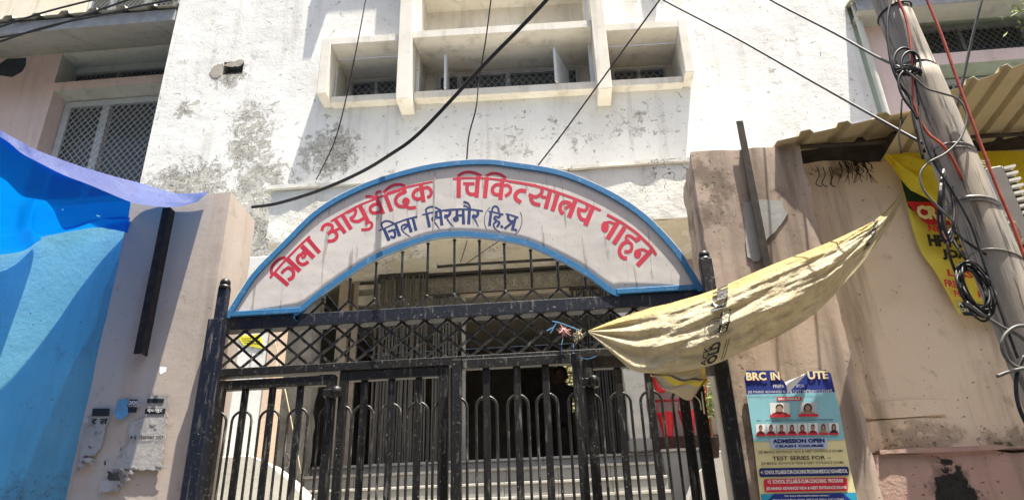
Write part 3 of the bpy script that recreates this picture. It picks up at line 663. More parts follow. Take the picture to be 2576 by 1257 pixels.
MB().prism([(p.x, p.z) for p in reversed(hp)], 10.19, 10.196).obj('wall_hole', plain('hole_dark', (.05, .06, .07), .95), LB)
# awning
AZ = 10.66; ay0, ay1 = 9.0, 10.19
for i, (a, b) in enumerate(((-13.0, -9.9), (-9.885, -8.25), (-8.235, -6.65), (-6.635, -6.2))):
    MB().hexa([(a, ay0+.02, AZ-.03), (b, ay0+.02, AZ-.03), (b, ay1, AZ+.55), (a, ay1, AZ+.55), (a, ay0+.02, AZ), (b, ay0+.02, AZ), (b, ay1, AZ+.58), (a, ay1, AZ+.58)]).obj('soffit_board', M['soffit'], LB)
MB().box(-13, -6.2, ay0, ay0+.015, AZ-.04, AZ+.20).obj('fascia', M['fascia'], LB)
MB().add([(-6.195, ay0, AZ-.04), (-6.195, ay0, AZ+.2), (-6.195, ay1, AZ+.78), (-6.195, ay1, AZ+.5)], [(0, 1, 2, 3)]).obj('end_board', M['alu'], LB)
def corr(name, x0, x1, f, pitch_, h, mat, parent, T=.004, ny=6):
    """trapezoidal profiled sheet; f(x, t) gives the point on the sheet base line, t along the fall"""
    prof = []; x = x0
    while x < x1:
        for dx, dz in ((0, 0), (.58, 0), (.66, 1), (.90, 1), (.98, 0)):
            if x+dx*pitch_ <= x1: prof.append((x+dx*pitch_, dz*h))
        x += pitch_
    mb = MB(); n = len(prof)
    for j in range(ny+1):
        for px, pz in prof:
            p = f(px, j/ny); mb.v.append((p[0], p[1], p[2]+pz))
    for j in range(ny):
        for i in range(n-1): a = j*n+i; mb.f.append((a, a+1, a+n+1, a+n))
    o = mb.obj(name, mat, parent); md = o.modifiers.new('t', 'SOLIDIFY'); md.thickness = T; return o
corr('corrugated_sheet', -13, -6.15, lambda x, t: (x, lerp(8.9, 10.19, t), AZ+.20+.58*t), .50, .075, M['awn'], LB)
RB = thing('pink_green_building', 'pink and pale green building with meshed windows at the right edge', 'building', (7, 10, 0))
r_ = [P(2345, 165, 9.15).z, P(2345, 136, 9.15).z, P(2330, 68, 9.15).z]
ztopR = P(2330, 22, 9.15).z
X0 = P(2318, 100, 9.15).x
holesR = [(X0, 13, r_[1], ztopR), (X0, 13, 6.0, r_[0])]
mb = MB(); xs = sorted({4.65, 14, X0, 13}); zs = sorted({0, 14.5, *[h[2] for h in holesR], *[h[3] for h in holesR]}); wall_cells(mb, xs, zs, holesR, 9.15, False)
mb.obj('wall', M['pink'], RB)
niche(X0, 13, holesR[0][2], ztopR, .42, M['green'], RB, 9.15, flat); niche(X0, 13, 6.0, r_[0], .42, M['green'], RB, 9.15, flat)
window(X0+.02, 9.2, holesR[0][2]+.01, ztopR-.12, 9.53, RB, (.22, .48, .74), .05, True, flat, .10, .008, 'meshdk', 'fascia')
window(X0+.02, 9.2, 6.2, r_[0]-.03, 9.53, RB, (.24, .45, .72), .10, True, flat, .10, .009)
MB().box(X0+.1, X0+.72, 9.545, 9.555, 6.2, r_[0]-.3).obj('curtain', plain('pale_blue_curtain', (.35, .40, .48), .8), RB)
MB().box(4.66, 4.80, 9.08, 9.148, 0, 9.9).obj('green_strip', M['green'], RB)
cable('rain_pipe', [(4.70, 8.93, 4), (4.70, 8.93, 8), (4.70, 8.93, 9.75)], .045, M['niche'], 'pale green rain pipe at the right corner of the white facade', 'pipe')
za = P(2230, 20, 8.75).z
MB().box(4.66, 12, 8.76, 9.148, za, za+.04).obj('awning_board', M['soffit'], RB); MB().box(4.64, 12, 8.74, 8.76, za-.01, za+.22).obj('awning_fascia', M['fascia'], RB)
corr('corrugated_sheet', 4.6, 12, lambda x, t: (x, lerp(8.68, 9.14, t), za+.22+.12*t), .5, .075, M['awn'], RB)

# ------------------------------------------------------------------ gate pillars and street walls
LP = rough_box('gate_pillar', -2.90, -2.20, 4.2, 4.62, .0, 4.20, M['pillar'], None, .05, .002, .012, 1)
tagp(LP, 'plastered left gate pillar with torn notices, half in the shade of the blue tarp', 'pillar')
RP = rough_box('gate_pillar', .893, 1.60, 4.15, 4.6, .0, 4.235, M['pillar_dirty'], None, .05, .0045, .045, 2)
tagp(RP, 'brown stained right gate pillar carrying the coaching poster', 'pillar')
LW = rough_box('boundary_wall', -9.5, -2.905, 4.30, 4.55, 0, 4.25, M['tarpglow'], None, .2, .003, .01, 3)
tagp(LW, 'pale wall left of the gate with the blue tarp light put into its colour', 'wall')
RW = thing('boundary_wall', 'pink beige stained wall right of the gate under the sheet roof', 'wall', (2.5, 4.4, 0))
rough_box('wall_face', 1.60, 5.0, 4.35, 4.55, 2.30, 4.215, M['rwall'], RW, .09, .008, .03, 6)
rough_box('dado', 1.62, 5.0, 4.24, 4.55, 0, 2.285, M['ledge'], RW, .08, .012, .04, 7)
rough_box('ledge', 1.66, 5.0, 4.22, 4.36, 2.28, 2.305, M['ledge'], RW, .05, .008, .03, 10)
for a, b, c, d, y in ((1.60, 2.12, 2.50, 2.60, 4.33), (1.60, 2.10, 2.31, 2.495, 4.338)): rough_box('plaster_patch', a, b, y, 4.36, c, d, M['rwall'], RW, .04, .006, .03, 11)
MB().box(.872, .892, 4.36, 4.5, .3, 2.9).obj('painted_lit_reveal', M['ramp'], RP, bevel=.004)  # sunlight on the pillar side put in as a cream strip
cpp = crop(2700, 800, 1676/800)
def patch(pts, y, name, mat, parent, j=5):
    out = []
    for (x0, y0), (x1, y1) in zip(pts, pts[1:]+pts[:1]):
        n = max(2, int(math.hypot(x1-x0, y1-y0)/30))
        for k in range(n):
            t_ = k/n; out.append((lerp(x0, x1, t_)+random.uniform(-j, j), lerp(y0, y1, t_)+random.uniform(-j, j)))
    a = [P(*cpp(x, y_), y) for x, y_ in out]; n = len(a)
    return MB().add(a+[q+Vector((0, .02, 0)) for q in a], [tuple(range(n)), tuple(reversed(range(n, 2*n)))]+[(i, i+n, (i+1) % n+n, (i+1) % n) for i in range(n)]).obj(name, mat, parent)
M['repair'] = plaster('pale_cement_repair', (.42, .42, .40), (.36, .36, .345), dirt_amt=.3, speck=.4, bump=.4)
patch([(575, 20), (690, 0), (800, 0), (900, 0), (912, 70), (945, 110), (880, 210), (850, 260), (775, 320), (740, 420), (720, 500), (660, 515), (610, 470), (590, 330)], 4.143, 'plaster_patch', M['repair'], RP)
# iron angles
ia = thing('iron_angle', 'rusty iron angle standing on top of the right pillar face', 'iron bar', P(1930, 670, 4.1))
a, b = P(1860, 305, 4.1), P(1931, 672, 4.1)
MB().bar(a, b, .042, .006).obj('flange', M['rust'], ia); MB().bar(a+Vector((.02, .02, 0)), b+Vector((.02, .02, 0)), .006, .04).obj('web', M['rust'], ia)
ib = thing('iron_angle', 'brown iron angle fixed upright on the shaded left pillar', 'iron bar', P(335, 890, 4.15))
a, b = P(427, 522, 4.13), P(336, 890, 4.13); x_ = (a.x+b.x)/2
MB().box(x_-.022, x_+.03, 4.125, 4.131, b.z, a.z).obj('flange', M['rust'], ib); MB().box(x_+.024, x_+.03, 4.131, 4.19, b.z, a.z).obj('web', M['rust'], ib)

# ------------------------------------------------------------------ the gate frame
GY = 4.4
G = thing('iron_gate', 'black iron gate frame with diamond lattice band between the two pillars', 'gate', (-.66, GY, .9))
MB().box(-2.21, .885, GY-.04, GY+.05, 3.262, 3.348).obj('beam', M['blacknavy'], G, bevel=.004)
MB().box(-2.21, .885, GY-.035, GY+.035, 2.955, 3.008).obj('rail', M['black'], G, bevel=.004)
lx0, lx1, lz = P(553, 725, 4.12).x, P(577, 725, 4.12).x, P(565, 722, 4.12).z
MB().box(lx0, lx1, 4.095, 4.15, 3.10, lz).obj('post', M['blacknavy'], G, bevel=.005)
MB().box(P(524, 840, 4.12).x, lx1+.004, 4.085, 4.165, .5, P(540, 805, 4.12).z).obj('post', M['blacknavy'], G, bevel=.005)
MB().box(-2.30, -2.213, GY-.06, GY+.05, .9, 3.35).obj('post', M['blacknavy'], G, bevel=.005)
zt_ = P(1772, 655, 4.1).z
MB().box(.832, .902, 4.06, 4.13, .5, zt_).obj('post', M['black'], G, bevel=.005)
MB().box(.76, .90, 4.08, 4.37, 2.80, 2.84).obj('bracket', M['black'], G, bevel=.004)
for x_, z_, y_ in (((lx0+lx1)/2, lz+.026, 4.12), (.867, zt_+.030, 4.095)): MB().ball((x_, y_, z_), .033, 14, 10).tube([(x_, y_, z_-.04), (x_, y_, z_-.02)], .036, 12).obj('finial', M['black'], G, True)
sp_, H = .1475, 3.262-3.008
mA = MB().bar((0, 0, 0), (2*sp_, 0, H), .017, .009).mesh('lattice_bar', M['rodpaint']); mC = MB().bar((0, 0, H), (2*sp_, 0, 0), .017, .009).mesh('lattice_bar', M['rodpaint'])
for i in range(-1, 21):
    x = -2.205+i*sp_
    if x > -2.22 and x+2*sp_ < .9:
        place('lattice_bar', mA, G, (x, GY-.011, 3.008)); place('lattice_bar', mC, G, (x, GY+.001, 3.008))
for (xa, za_, xb, zb_) in ((-2.205, 3.008+H/2, -2.205+sp_, 3.262), (-2.205, 3.008+H/2, -2.205+sp_, 3.008), (.745, 3.008, .88, 3.13), (.745, 3.262, .88, 3.14)):
    MB().bar((xa, GY-.005, za_), (xb, GY-.005, zb_), .017, .009).obj('lattice_bar', M['rodpaint'], G)
pk = [817, 881.6, 945, 1010.5, 1075, 1142.8, 1207, 1270.5, 1337.7, 1404.4, 1472.3]
inner_px = [(750, 795), (754, 789.7), (816, 738), (884, 690), (944, 653.6), (1012, 625.6), (1078, 603.6), (1134, 595.6), (1204, 597.6), (1288, 609.5), (1340, 623.5), (1404, 653.5), (1472, 691.5), (1528, 733.6), (1556, 748)]
outer_px = [(568, 797), (606, 735), (644, 682), (712, 613), (804, 525.5), (920, 463.5), (1044, 425), (1136, 409), (1224.5, 404.6), (1288, 411.4), (1400, 429.4), (1488, 461), (1568, 503), (1636, 553.5), (1704, 625.5), (1740, 679.6), (1770, 729.6)]
SY = 4.36
def arc3(px, Y=SY): return smooth_pts([P(x, y, Y) for x, y in px], 6)
inner = arc3(inner_px); outer = arc3(outer_px)
def arc_z(arc, x):
    for a, b in zip(arc, arc[1:]):
        if a.x <= x <= b.x: return lerp(a.z, b.z, (x-a.x)/(b.x-a.x+1e-9))
    return arc[0].z
px_ = [P(x, 665+ (1472-x)/655*60 if False else 700, GY).x for x in pk]
zpk = 3.432
for i, x in enumerate(px_):
    w = (px_[1]-px_[0])/2 if i == 0 else (px_[i]-px_[i-1])/2
    for s in (-1, 1): MB().bar((x, GY-.004*s, zpk), (x+s*w, GY-.004*s, 3.348), .014, .012).obj('zigzag_bar', M['rodpaint'], G)
    MB().tube([(x, GY, zpk-.002), (x, GY, arc_z(inner, x)-.006)], .0085, 8).obj('upright_rod', M['rodpaint'], G, True)

wb = MB()
for i, x in enumerate(px_):
    wb.ball((x, GY, zpk), .013, 7, 5); wb.ball((x+(px_[1]-px_[0])/2, GY, 3.351), .016, 7, 5, .7); wb.ball((x, GY, arc_z(inner, x)-.006), .014, 7, 5, .7)
for i in range(21):
    x = -2.205+i*sp_
    if x < .88: wb.ball((x, GY, 3.26), .011, 6, 4, .8); wb.ball((x, GY, 3.01), .011, 6, 4, .8)
tagp(wb.obj('weld_beads', M['rodpaint'], G, True), kind='stuff')
# ------------------------------------------------------------------ the arched sign
A = thing('arch_sign', 'arched white sign board with red and navy Hindi lettering and blue frame over the gate', 'sign', (-.66, SY, 3.35))
def arch_panel():
    mb = MB(); n = 90; va = []
    # vertical cells between inner/base line and outer arc
    xs_ = [lerp(outer[0].x+.002, outer[-1].x-.002, (i/n)) for i in range(n+1)]
    rows = 8
    for x in xs_:
        zo = arc_z(outer, x)
        if inner[0].x < x < inner[-1].x: zi = arc_z(inner, x)
        else: zi = 3.352
        zi = min(zi, zo-.001)
        for r in range(rows+1):
            z = lerp(zi, zo, r/rows)
            va.append((x, SY, z))
    fs = []
    for i in range(n):
        for r in range(rows): a = i*(rows+1)+r; fs.append((a, a+rows+1, a+rows+2, a+1))
    mb.add(va, fs); o = mb.obj('panel', M['signwhite'], A, True)
    md = o.modifiers.new('t', 'SOLIDIFY'); md.thickness = .006; md.offset = 0
arch_panel()
def band(arc, w, y0, y1, name, mat, side):
    mb = MB(); n = len(arc)
    for i, p in enumerate(arc):
        t_ = (arc[min(i+1, n-1)]-arc[max(i-1, 0)]).normalized(); nn = Vector((-t_.z, 0, t_.x))*side*w
        q = p+nn
        for (c, yy) in ((p, y0), (q, y0), (q, y1), (p, y1)): mb.v.append((c.x, yy, c.z))
    for i in range(n-1):
        for k in range(4): a = i*4+k; b = i*4+(k+1) % 4; mb.f.append((a, b, b+4, a+4))
    mb.f += [(0, 1, 2, 3), tuple((n-1)*4+k for k in (3, 2, 1, 0))]
    return mb.obj(name, mat, A)
band(outer, .037, SY-.017, SY+.02, 'frame_band', M['signblue'], -1)
band(inner, .033, SY-.011, SY+.02, 'frame_band', M['signblue'], 1)
ow = [p+Vector((0, 0, .0)) for p in outer]; band(ow, .006, SY-.014, SY+.02, 'bare_edge', M['white_flake'], 1)
for xa, xb in ((outer[0].x+.03, inner[0].x+.02), (inner[-1].x-.01, outer[-1].x-.03)):
    MB().box(xa, xb, SY-.016, SY+.02, 3.350, 3.385).obj('frame_band', M['signblue'], A, bevel=.003)
xs_ = P(1093, 480, SY).x; zs_ = arc_z(outer, xs_)
MB().box(xs_-.004, xs_+.004, SY-.0075, SY-.0045, arc_z(inner, xs_)+.05, zs_-.06).obj('panel_seam', M['rampgrey'], A)
# hand-painted strokes, in picture units of enlarged details of the board
cA = crop(1040, 900, 1616/360); cB = crop(1260, 740, 1616/360); cC = crop(1460, 660, 1616/360); cD = crop(1780, 640, 1616/360); cE = crop(2040, 680, 1617/400); cF = crop(2360, 800, 1257/300)
cG = crop(1480, 740, 1616/360); cH = crop(1780, 760, 1616/360)
RED = [(cA, [  # word 1
 (40, [(175, 945), (345, 745), (480, 600), (700, 375), (895, 195)]), (74, [(250, 855), (504, 1072)]), (54, [(206, 880), (205, 775), (250, 690), (345, 605), (462, 575)]),
 (86, [(480, 600), (716, 822)]), (54, [(382, 862), (440, 800), (520, 745)]), (66, [(500, 755), (575, 800), (600, 870), (575, 940), (500, 978)]),
 (86, [(745, 370), (966, 582)]), (62, [(800, 455), (745, 520), (690, 550), (668, 615), (700, 675), (775, 702), (868, 652)]), (46, [(745, 590), (800, 560), (820, 500)]), (74, [(850, 240), (1068, 492)])]),
 (cB, [(36, [(280, 645), (500, 520), (780, 365), (1080, 245), (1250, 180), (1540, 85)]),
 (58, [(118, 815), (150, 735), (225, 695), (300, 722), (305, 790), (240, 872)]), (60, [(228, 872), (310, 822), (375, 855), (390, 925), (330, 988), (222, 1005)]), (48, [(320, 825), (450, 770)]), (70, [(350, 600), (542, 855)]), (72, [(480, 520), (647, 790)]),
 (54, [(570, 490), (640, 455), (715, 430), (728, 490), (690, 560), (625, 595)]), (58, [(640, 592), (690, 640), (775, 645), (880, 585)]), (76, [(805, 370), (945, 640)]), (50, [(905, 700), (960, 660), (1015, 680), (1012, 745), (950, 790), (830, 796)]),
 (60, [(1130, 335), (1060, 345), (995, 395), (1000, 465), (1065, 498), (1195, 470)]), (70, [(1115, 255), (1228, 512)]), (52, [(905, 205), (1000, 205), (1110, 225)]), (46, [(1125, 245), (1098, 180), (1115, 125), (1188, 112)]), (72, [(1255, 160), (1374, 466)])]),
 (cC, [(36, [(390, 500), (560, 448), (720, 400), (960, 345), (1215, 294)]), (52, [(335, 495), (420, 405), (520, 355), (630, 345), (725, 378)]),
 (82, [(685, 390), (715, 500)]), (64, [(720, 480), (620, 520), (555, 590), (555, 675), (620, 735), (740, 740)]), (60, [(735, 725), (800, 765), (915, 752)]), (76, [(1003, 335), (1050, 660)]), (62, [(1010, 425), (925, 440), (865, 510), (880, 580), (950, 608), (1030, 578)]), (58, [(1035, 415), (1125, 398), (1188, 465), (1172, 540), (1118, 580)])]),
 (cD, [(40, [(140, 335), (340, 320), (560, 318), (750, 325), (1070, 362), (1330, 400), (1640, 452)]), (78, [(246, 300), (244, 672)]), (54, [(228, 285), (320, 230), (435, 212), (550, 235), (650, 280)]), (80, [(592, 290), (564, 668)]), (56, [(325, 420), (530, 420)]), (64, [(405, 440), (393, 510), (415, 580), (475, 612), (548, 605)]),
 (78, [(752, 310), (714, 676)]), (54, [(735, 285), (820, 243), (920, 238), (1010, 265), (1095, 328)]), (78, [(1032, 330), (993, 706)]), (64, [(1020, 440), (920, 440), (858, 495), (855, 565), (900, 610), (985, 618)]), (58, [(1060, 452), (1130, 450), (1178, 505), (1165, 580), (1078, 645)]), (74, [(1462, 555), (1345, 545), (1268, 610), (1275, 690), (1362, 758)])]),
 (cE, [(42, [(-20, 178), (250, 220), (500, 275), (800, 370), (1100, 480), (1300, 570), (1470, 652)]), (56, [(512, 290), (518, 350), (470, 408), (395, 428), (302, 388)]), (62, [(342, 405), (342, 470), (385, 535), (492, 562)]), (50, [(500, 425), (625, 447)]), (72, [(655, 320), (576, 622)]), (72, [(778, 365), (684, 658)]),
 (76, [(1062, 475), (955, 762)]), (62, [(985, 545), (930, 520), (855, 518), (812, 585), (818, 650), (860, 708)]), (52, [(892, 618), (950, 580), (1030, 545)]), (54, [(1245, 560), (1252, 605), (1200, 650), (1088, 618)]), (60, [(1110, 645), (1118, 720), (1155, 785), (1230, 808)]), (78, [(1342, 590), (1218, 892)])]),
 (cF, [(48, [(285, 240), (420, 312), (560, 392), (760, 532), (900, 660), (1030, 790), (1110, 918)]), (78, [(470, 360), (292, 648)]), (44, [(262, 375), (340, 366), (435, 408)]), (78, [(582, 450), (398, 728)]), (70, [(835, 635), (752, 682)]), (50, [(770, 665), (690, 605), (625, 592), (605, 640), (650, 685)]), (62, [(630, 688), (545, 735), (495, 830), (512, 915), (565, 965), (622, 968)]), (54, [(630, 690), (695, 735), (695, 820), (645, 860), (575, 855)]), (78, [(1030, 840), (793, 1092)]), (44, [(800, 838), (890, 824), (985, 872)])])]
BLOB_R = [(cC, 735, 645, 70, 70), (cF, 252, 445, 66, 92), (cF, 798, 895, 64, 76)]
BLUE = [(cG, [((22, 34), [(155, 815), (300, 752), (440, 690), (640, 615), (850, 560)]), ((56, 62), [(250, 780), (340, 992)]), (32, [(228, 775), (205, 705), (240, 655), (325, 640), (450, 692)]), ((48, 62), [(455, 690), (532, 912)]), (40, [(320, 835), (400, 805), (490, 790)]), (44, [(430, 815), (450, 875), (430, 935), (360, 918)]),
 ((48, 60), [(675, 620), (740, 842)]), ((46, 14), [(680, 712), (625, 705), (570, 735), (575, 800), (630, 860), (722, 922)]), (34, [(600, 790), (650, 745), (690, 720)]), ((48, 54), [(768, 590), (826, 812)]),
 ((26, 34), [(935, 530), (1060, 498), (1200, 470), (1420, 438), (1640, 428)]), ((48, 58), [(1018, 505), (1066, 752)]), (32, [(1015, 495), (1003, 435), (1060, 392), (1150, 388), (1275, 452)]), (48, [(1185, 490), (1190, 540), (1130, 600)]), ((40, 14), [(1120, 620), (1180, 690), (1242, 778)]), (42, [(1190, 580), (1285, 575)]), ((48, 56), [(1262, 465), (1290, 718)]),
 (50, [(1430, 450), (1435, 505), (1385, 565)]), ((34, 12), [(1385, 605), (1440, 680), (1502, 745)])]),
 (cH, [(34, [(0, 365), (150, 348), (300, 340), (480, 346), (680, 372)]), (50, [(215, 355), (208, 500)]), (42, [(235, 452), (335, 445)]), ((48, 58), [(325, 350), (332, 610)]), ((54, 58), [(438, 345), (424, 608)]), ((44, 30), [(328, 208), (395, 225), (435, 265), (455, 330)]), ((40, 22), [(328, 275), (385, 288), (435, 332)]),
 (50, [(582, 375), (590, 430), (535, 490)]), ((34, 12), [(535, 520), (570, 590), (604, 658)]), ((10, 14), [(808, 300), (738, 390), (706, 500), (712, 600), (742, 698)]), ((22, 36), [(778, 372), (910, 400), (1045, 438)]), ((46, 54), [(826, 390), (798, 638)]), (34, [(848, 385), (852, 320), (900, 285), (950, 315), (972, 392)]), (44, [(992, 425), (972, 490)]), (38, [(975, 490), (905, 472), (885, 510), (940, 545)]), ((40, 14), [(920, 560), (875, 600), (885, 665), (930, 715), (992, 752)]), (42, [(945, 548), (975, 590), (930, 655)]), (44, [(1000, 635), (1040, 668)]),
 ((26, 36), [(1090, 420), (1200, 450), (1318, 492)]), (48, [(1128, 435), (1138, 510), (1180, 555), (1255, 548)]), ((46, 54), [(1272, 478), (1205, 718)]), (42, [(1205, 580), (1066, 688)]), (44, [(1245, 695), (1290, 728)]), ((12, 14), [(1350, 390), (1380, 480), (1375, 600), (1330, 720), (1248, 802)])])]
BLOB_B = [(cG, 1138, 602, 42, 42), (cG, 1368, 558, 42, 40), (cH, 195, 515, 56, 50), (cH, 518, 470, 40, 40)]
def strokes(sets, blobs, name, mat, dy):
    mb = MB(); i = 0
    def up(cf, x, y, yy): a, b = cf(x, y); p = P(a, b, SY-.007); return (p.x, yy, p.z)
    for cf, lst in sets:
        for w, pts in lst:
            i += 1; yy = SY-dy-.000006*i
            pp = [(q.x, q.y) for q in smooth_pts([(a, b, 0) for a, b in pts], 5)] if len(pts) > 2 else pts
            L, R = ribbon_poly(pp, w)
            n = len(mb.v)
            for a, b in zip(L, R): mb.v.append(up(cf, a.x, a.y, yy)); mb.v.append(up(cf, b.x, b.y, yy))
            for k in range(len(L)-1): mb.f.append((n+2*k, n+2*k+1, n+2*k+3, n+2*k+2))
    for cf, x, y, rx, ry in blobs:
        i += 1; yy = SY-dy-.000006*i; n = len(mb.v)
        for k in range(18): a = 2*math.pi*k/18; mb.v.append(up(cf, x+rx*math.cos(a), y+ry*math.sin(a), yy))
        mb.f.append(tuple(range(n, n+18)))
    return mb.obj(name, mat, A)
strokes(RED, BLOB_R, 'red_lettering', M['red'], .0036); strokes(BLUE, BLOB_B, 'navy_lettering', M['navy'], .0036)

# ------------------------------------------------------------------ gate leaves
def leaf(label, x0, x1, bars, ztop, Y, stileL=.05, stileR=.05, rails=True, tall=()):
    t_ = thing('gate_leaf', label, 'gate leaf', ((x0+x1)/2, Y, .95), 'folding leaves of the black gate')
    MB().box(x0, x0+stileL, Y-.025, Y+.025, .95, ztop).obj('stile', M['black'], t_, bevel=.004)
    MB().box(x1-stileR, x1, Y-.025, Y+.025, .95, ztop).obj('stile', M['black'], t_, bevel=.004)
    MB().box(x0+stileL, x1-stileR, Y-.025, Y+.025, ztop-.062, ztop-.002).obj('top_rail', M['black'], t_, bevel=.004)
    MB().box(x0+stileL, x1-stileR, Y-.025, Y+.025, .95, 1.02).obj('bottom_rail', M['black'], t_, bevel=.004)
    bm_ = MB().box(-.0215, .0215, -.009, .009, 0, ztop-.062-1.02).mesh('flat_bar', M['black'], bevel=.003)
    pts = [(.004, 0, 2.738-1.02)]; r = .062
    for k in range(9):
        a = math.pi/2-k*math.pi/16; pts.append((.010+(r-.010)*math.cos(a) if False else r*math.cos(a), 0, 2.738-r-1.02+r*math.sin(a)))
    pts += [(r, 0, 1.2), (r, 0, 0)]
    hm = MB().tube(pts, .0085, 8).mesh('hoop_rod', M['rodpaint'], True); hm2 = MB().tube([(-a, b, c) for a, b, c in pts], .0085, 8).mesh('hoop_rod', M['rodpaint'], True)
    for b in bars:
        place('flat_bar', bm_, t_, (b, Y, 1.02)); place('hoop_rod', hm, t_, (b, Y, 1.02)); place('hoop_rod', hm2, t_, (b, Y, 1.02))
    place('hoop_rod', hm, t_, (x0+stileL/2, Y, 1.02)); place('hoop_rod', hm2, t_, (x1-stileR/2, Y, 1.02))
    return t_
def bx(x): return P(x, 1096, GY).x
leaves_ = []
leaves_ += [leaf('outermost left gate leaf next to the left post', -2.195, bx(836), [bx(603), bx(673), bx(745)], 2.935, GY, .055, .055)]
leaves_ += [leaf('inner left gate leaf left of the central gap', bx(846), bx(1128), [bx(910), bx(980), bx(1050)], 2.953, GY+.0, .05, .06)]
leaves_ += [leaf('inner right gate leaf right of the central gap', bx(1140), bx(1474), [bx(1228), bx(1307), bx(1381)], 2.972, GY-.06, .06, .055)]
leaves_ += [leaf('outermost right gate leaf half behind the sack cloth', bx(1480), bx(1786), [bx(1568), bx(1648), bx(1730)], 2.95, GY, .055, .07)]
for (nx, ny, lf) in ((1482, 958, leaves_[2]), (838, 985, leaves_[0]), (515, 1000, leaves_[0])):
    p = P(nx, ny, GY-.03)
    MB().box(p.x-.055, p.x, GY-.065, GY-.026, p.z-.035, p.z+.012).obj('hinge', M['black'], lf, bevel=.005)
    MB().lathe((p.x+.025, GY-.045, p.z-.02), [(0, -.02), (.034, -.02), (.034, .035), (.02, .047), (0, .05)], 14).obj('hinge_pin', M['black'], lf, True)

# ------------------------------------------------------------------ blue tarp
low = [(0, 344), (52, 384), (96, 408), (160, 440), (228, 466), (320, 505), (360, 515), (420, 521), (460, 518), (492, 506), (514, 492), (524, 483)]
upp = [(0, 326), (52, 355), (80, 372), (140, 396), (208, 420), (300, 447), (352, 460), (410, 477), (444, 486), (485, 486), (510, 484), (525, 481.5)]
lowY = [2.75, 2.87, 2.97, 3.12, 3.30, 3.50, 3.57, 3.64, 3.68, 3.72, 3.76, 4.17]
uppY = [2.93, 3.06, 3.17, 3.34, 3.60, 4.02, 4.15, 4.18, 4.18, 4.18, 4.18, 4.18]
def interp(lst, t):
    n = len(lst)-1; i = min(int(t*n), n-1); f = t*n-i
    return lst[i]*(1-f)+lst[i+1]*f
EXT = [Vector((-6.5, -.3, 5.1)), P(-620, 0, 1.9), P(-220, 226, 2.35)]
L3 = smooth_pts(EXT+[P(x, y, Y) for (x, y), Y in zip(low, lowY)], 4); U3 = smooth_pts([p+Vector((0, .25, .14)) for p in EXT]+[P(x, y, Y) for (x, y), Y in zip(upp, uppY)], 4)
TP = thing('tarpaulin', 'bright blue tarpaulin with a pale lilac folded edge stretched to the left pillar', 'tarp', (-2.4, 4.17, 4.19))
def flap(u, v):
    p = interp(L3, u).lerp(interp(U3, u), v); k = math.sin(v*math.pi)*min(1, (1-u)*6)
    return p+Vector((0, -.03*k*math.sin(u*9+v*4), -.035*k+.02*k*math.sin(u*40+v*3)*.5))
grid('folded_edge', flap, 96, 12, M['tarpback'], TP, True)
far = [(0, 640), (96, 607), (106, 596), (180, 581), (260, 566), (334, 549)]
farY = [4.28, 4.285, 4.15, 4.17, 4.24, 4.288]
FR = smooth_pts([Vector((-9, 4.28, 4.2)), Vector((-6.5, 4.28, 4.1)), Vector((-4.9, 4.28, 4.0))]+[P(x, y, Y) for (x, y), Y in zip(far, farY)], 6)
def sheet(u, v):
    a = interp(L3, u*(8.15/14)); b = interp(FR, u); p = a.lerp(b, v); k = math.sin(v*math.pi)
    s = -.10*k + .030*k*math.sin(v*17+u*5+2*math.sin(u*7)) + .02*k*math.sin(u*19+v*6) + .03*k*fbm((u*3, v*4, 1), 1, 3)
    return p+Vector((0, 0, s))
grid('sheet', sheet, 150, 70, M['tarp'], TP, True, holes={(118, 40), (119, 40), (132, 22), (133, 22), (126, 55), (142, 30), (141, 46), (110, 25)})

# ------------------------------------------------------------------ sack cloth
top = [(1480, 831), (1560, 798), (1640, 772), (1700, 758), (1809, 723), (1929, 671), (2061, 619), (2130, 589), (2201, 553), (2245, 512), (2273, 478)]
bot = [(1480, 836), (1540, 888), (1590, 930), (1640, 938), (1700, 936), (1790, 918), (1880, 880), (1975, 836), (2060, 780), (2130, 705), (2185, 640), (2240, 560), (2275, 486)]
cloY = [4.30, 4.12, 4.02, 3.97, 3.93, 3.90, 3.90, 3.93, 3.98, 4.06, 4.14, 4.2, 4.24]
Tt = smooth_pts([P(x, y, lerp(4.30, 4.24, i/(len(top)-1))-.30*math.sin(math.pi*i/(len(top)-1))) for i, (x, y) in enumerate(top)], 8)
Bb = smooth_pts([P(x, y, Y) for (x, y), Y in zip(bot, cloY)], 8)
def sack(u, v, off=0):
    p = interp(Tt, u).lerp(interp(Bb, u), v); k = math.sin(math.pi*u)
    b = math.sin(math.pi*min(1, v))**.8
    fold = (max(0, 1-u*2.2)**1.4)
    pl = fold*.045*math.sin(v*24+1.0)*min(1, u*8) + .016*max(0, u-.72)/.28*math.sin(v*16)*min(1, (1-u)*9)
    wr = .028*k*fbm((u*9+v*2, v*7, 2), 1.0, 4)+.010*k*math.sin(v*12+u*6+3*fbm((u*4, v*3, 0), 1, 2)) + .006*k*mnoise.turbulence(Vector((u*20, v*16, 0)), 3, False)
    return p+Vector((0, -.13*k*b+pl+wr-off, 0.25*wr+.3*pl))
t = NT('woven_sack'); uvn = t.n.new('ShaderNodeUVMap'); sx = t.n.new('ShaderNodeSeparateXYZ'); t.link(uvn.outputs[0], sx.inputs[0])
c = t.mix(t.mr(t.noise(5, 5), .35, .65), (.72, .645, .45), (.62, .53, .34)); c = t.mix(t.math('MULTIPLY', t.mr(sx.outputs[1], .30, .10), .75), c, (.62, .47, .14)); c = t.mix(t.math('MULTIPLY', t.mr(t.noise(14, 6, .7), .55, .75), .4), c, (.34, .29, .19))
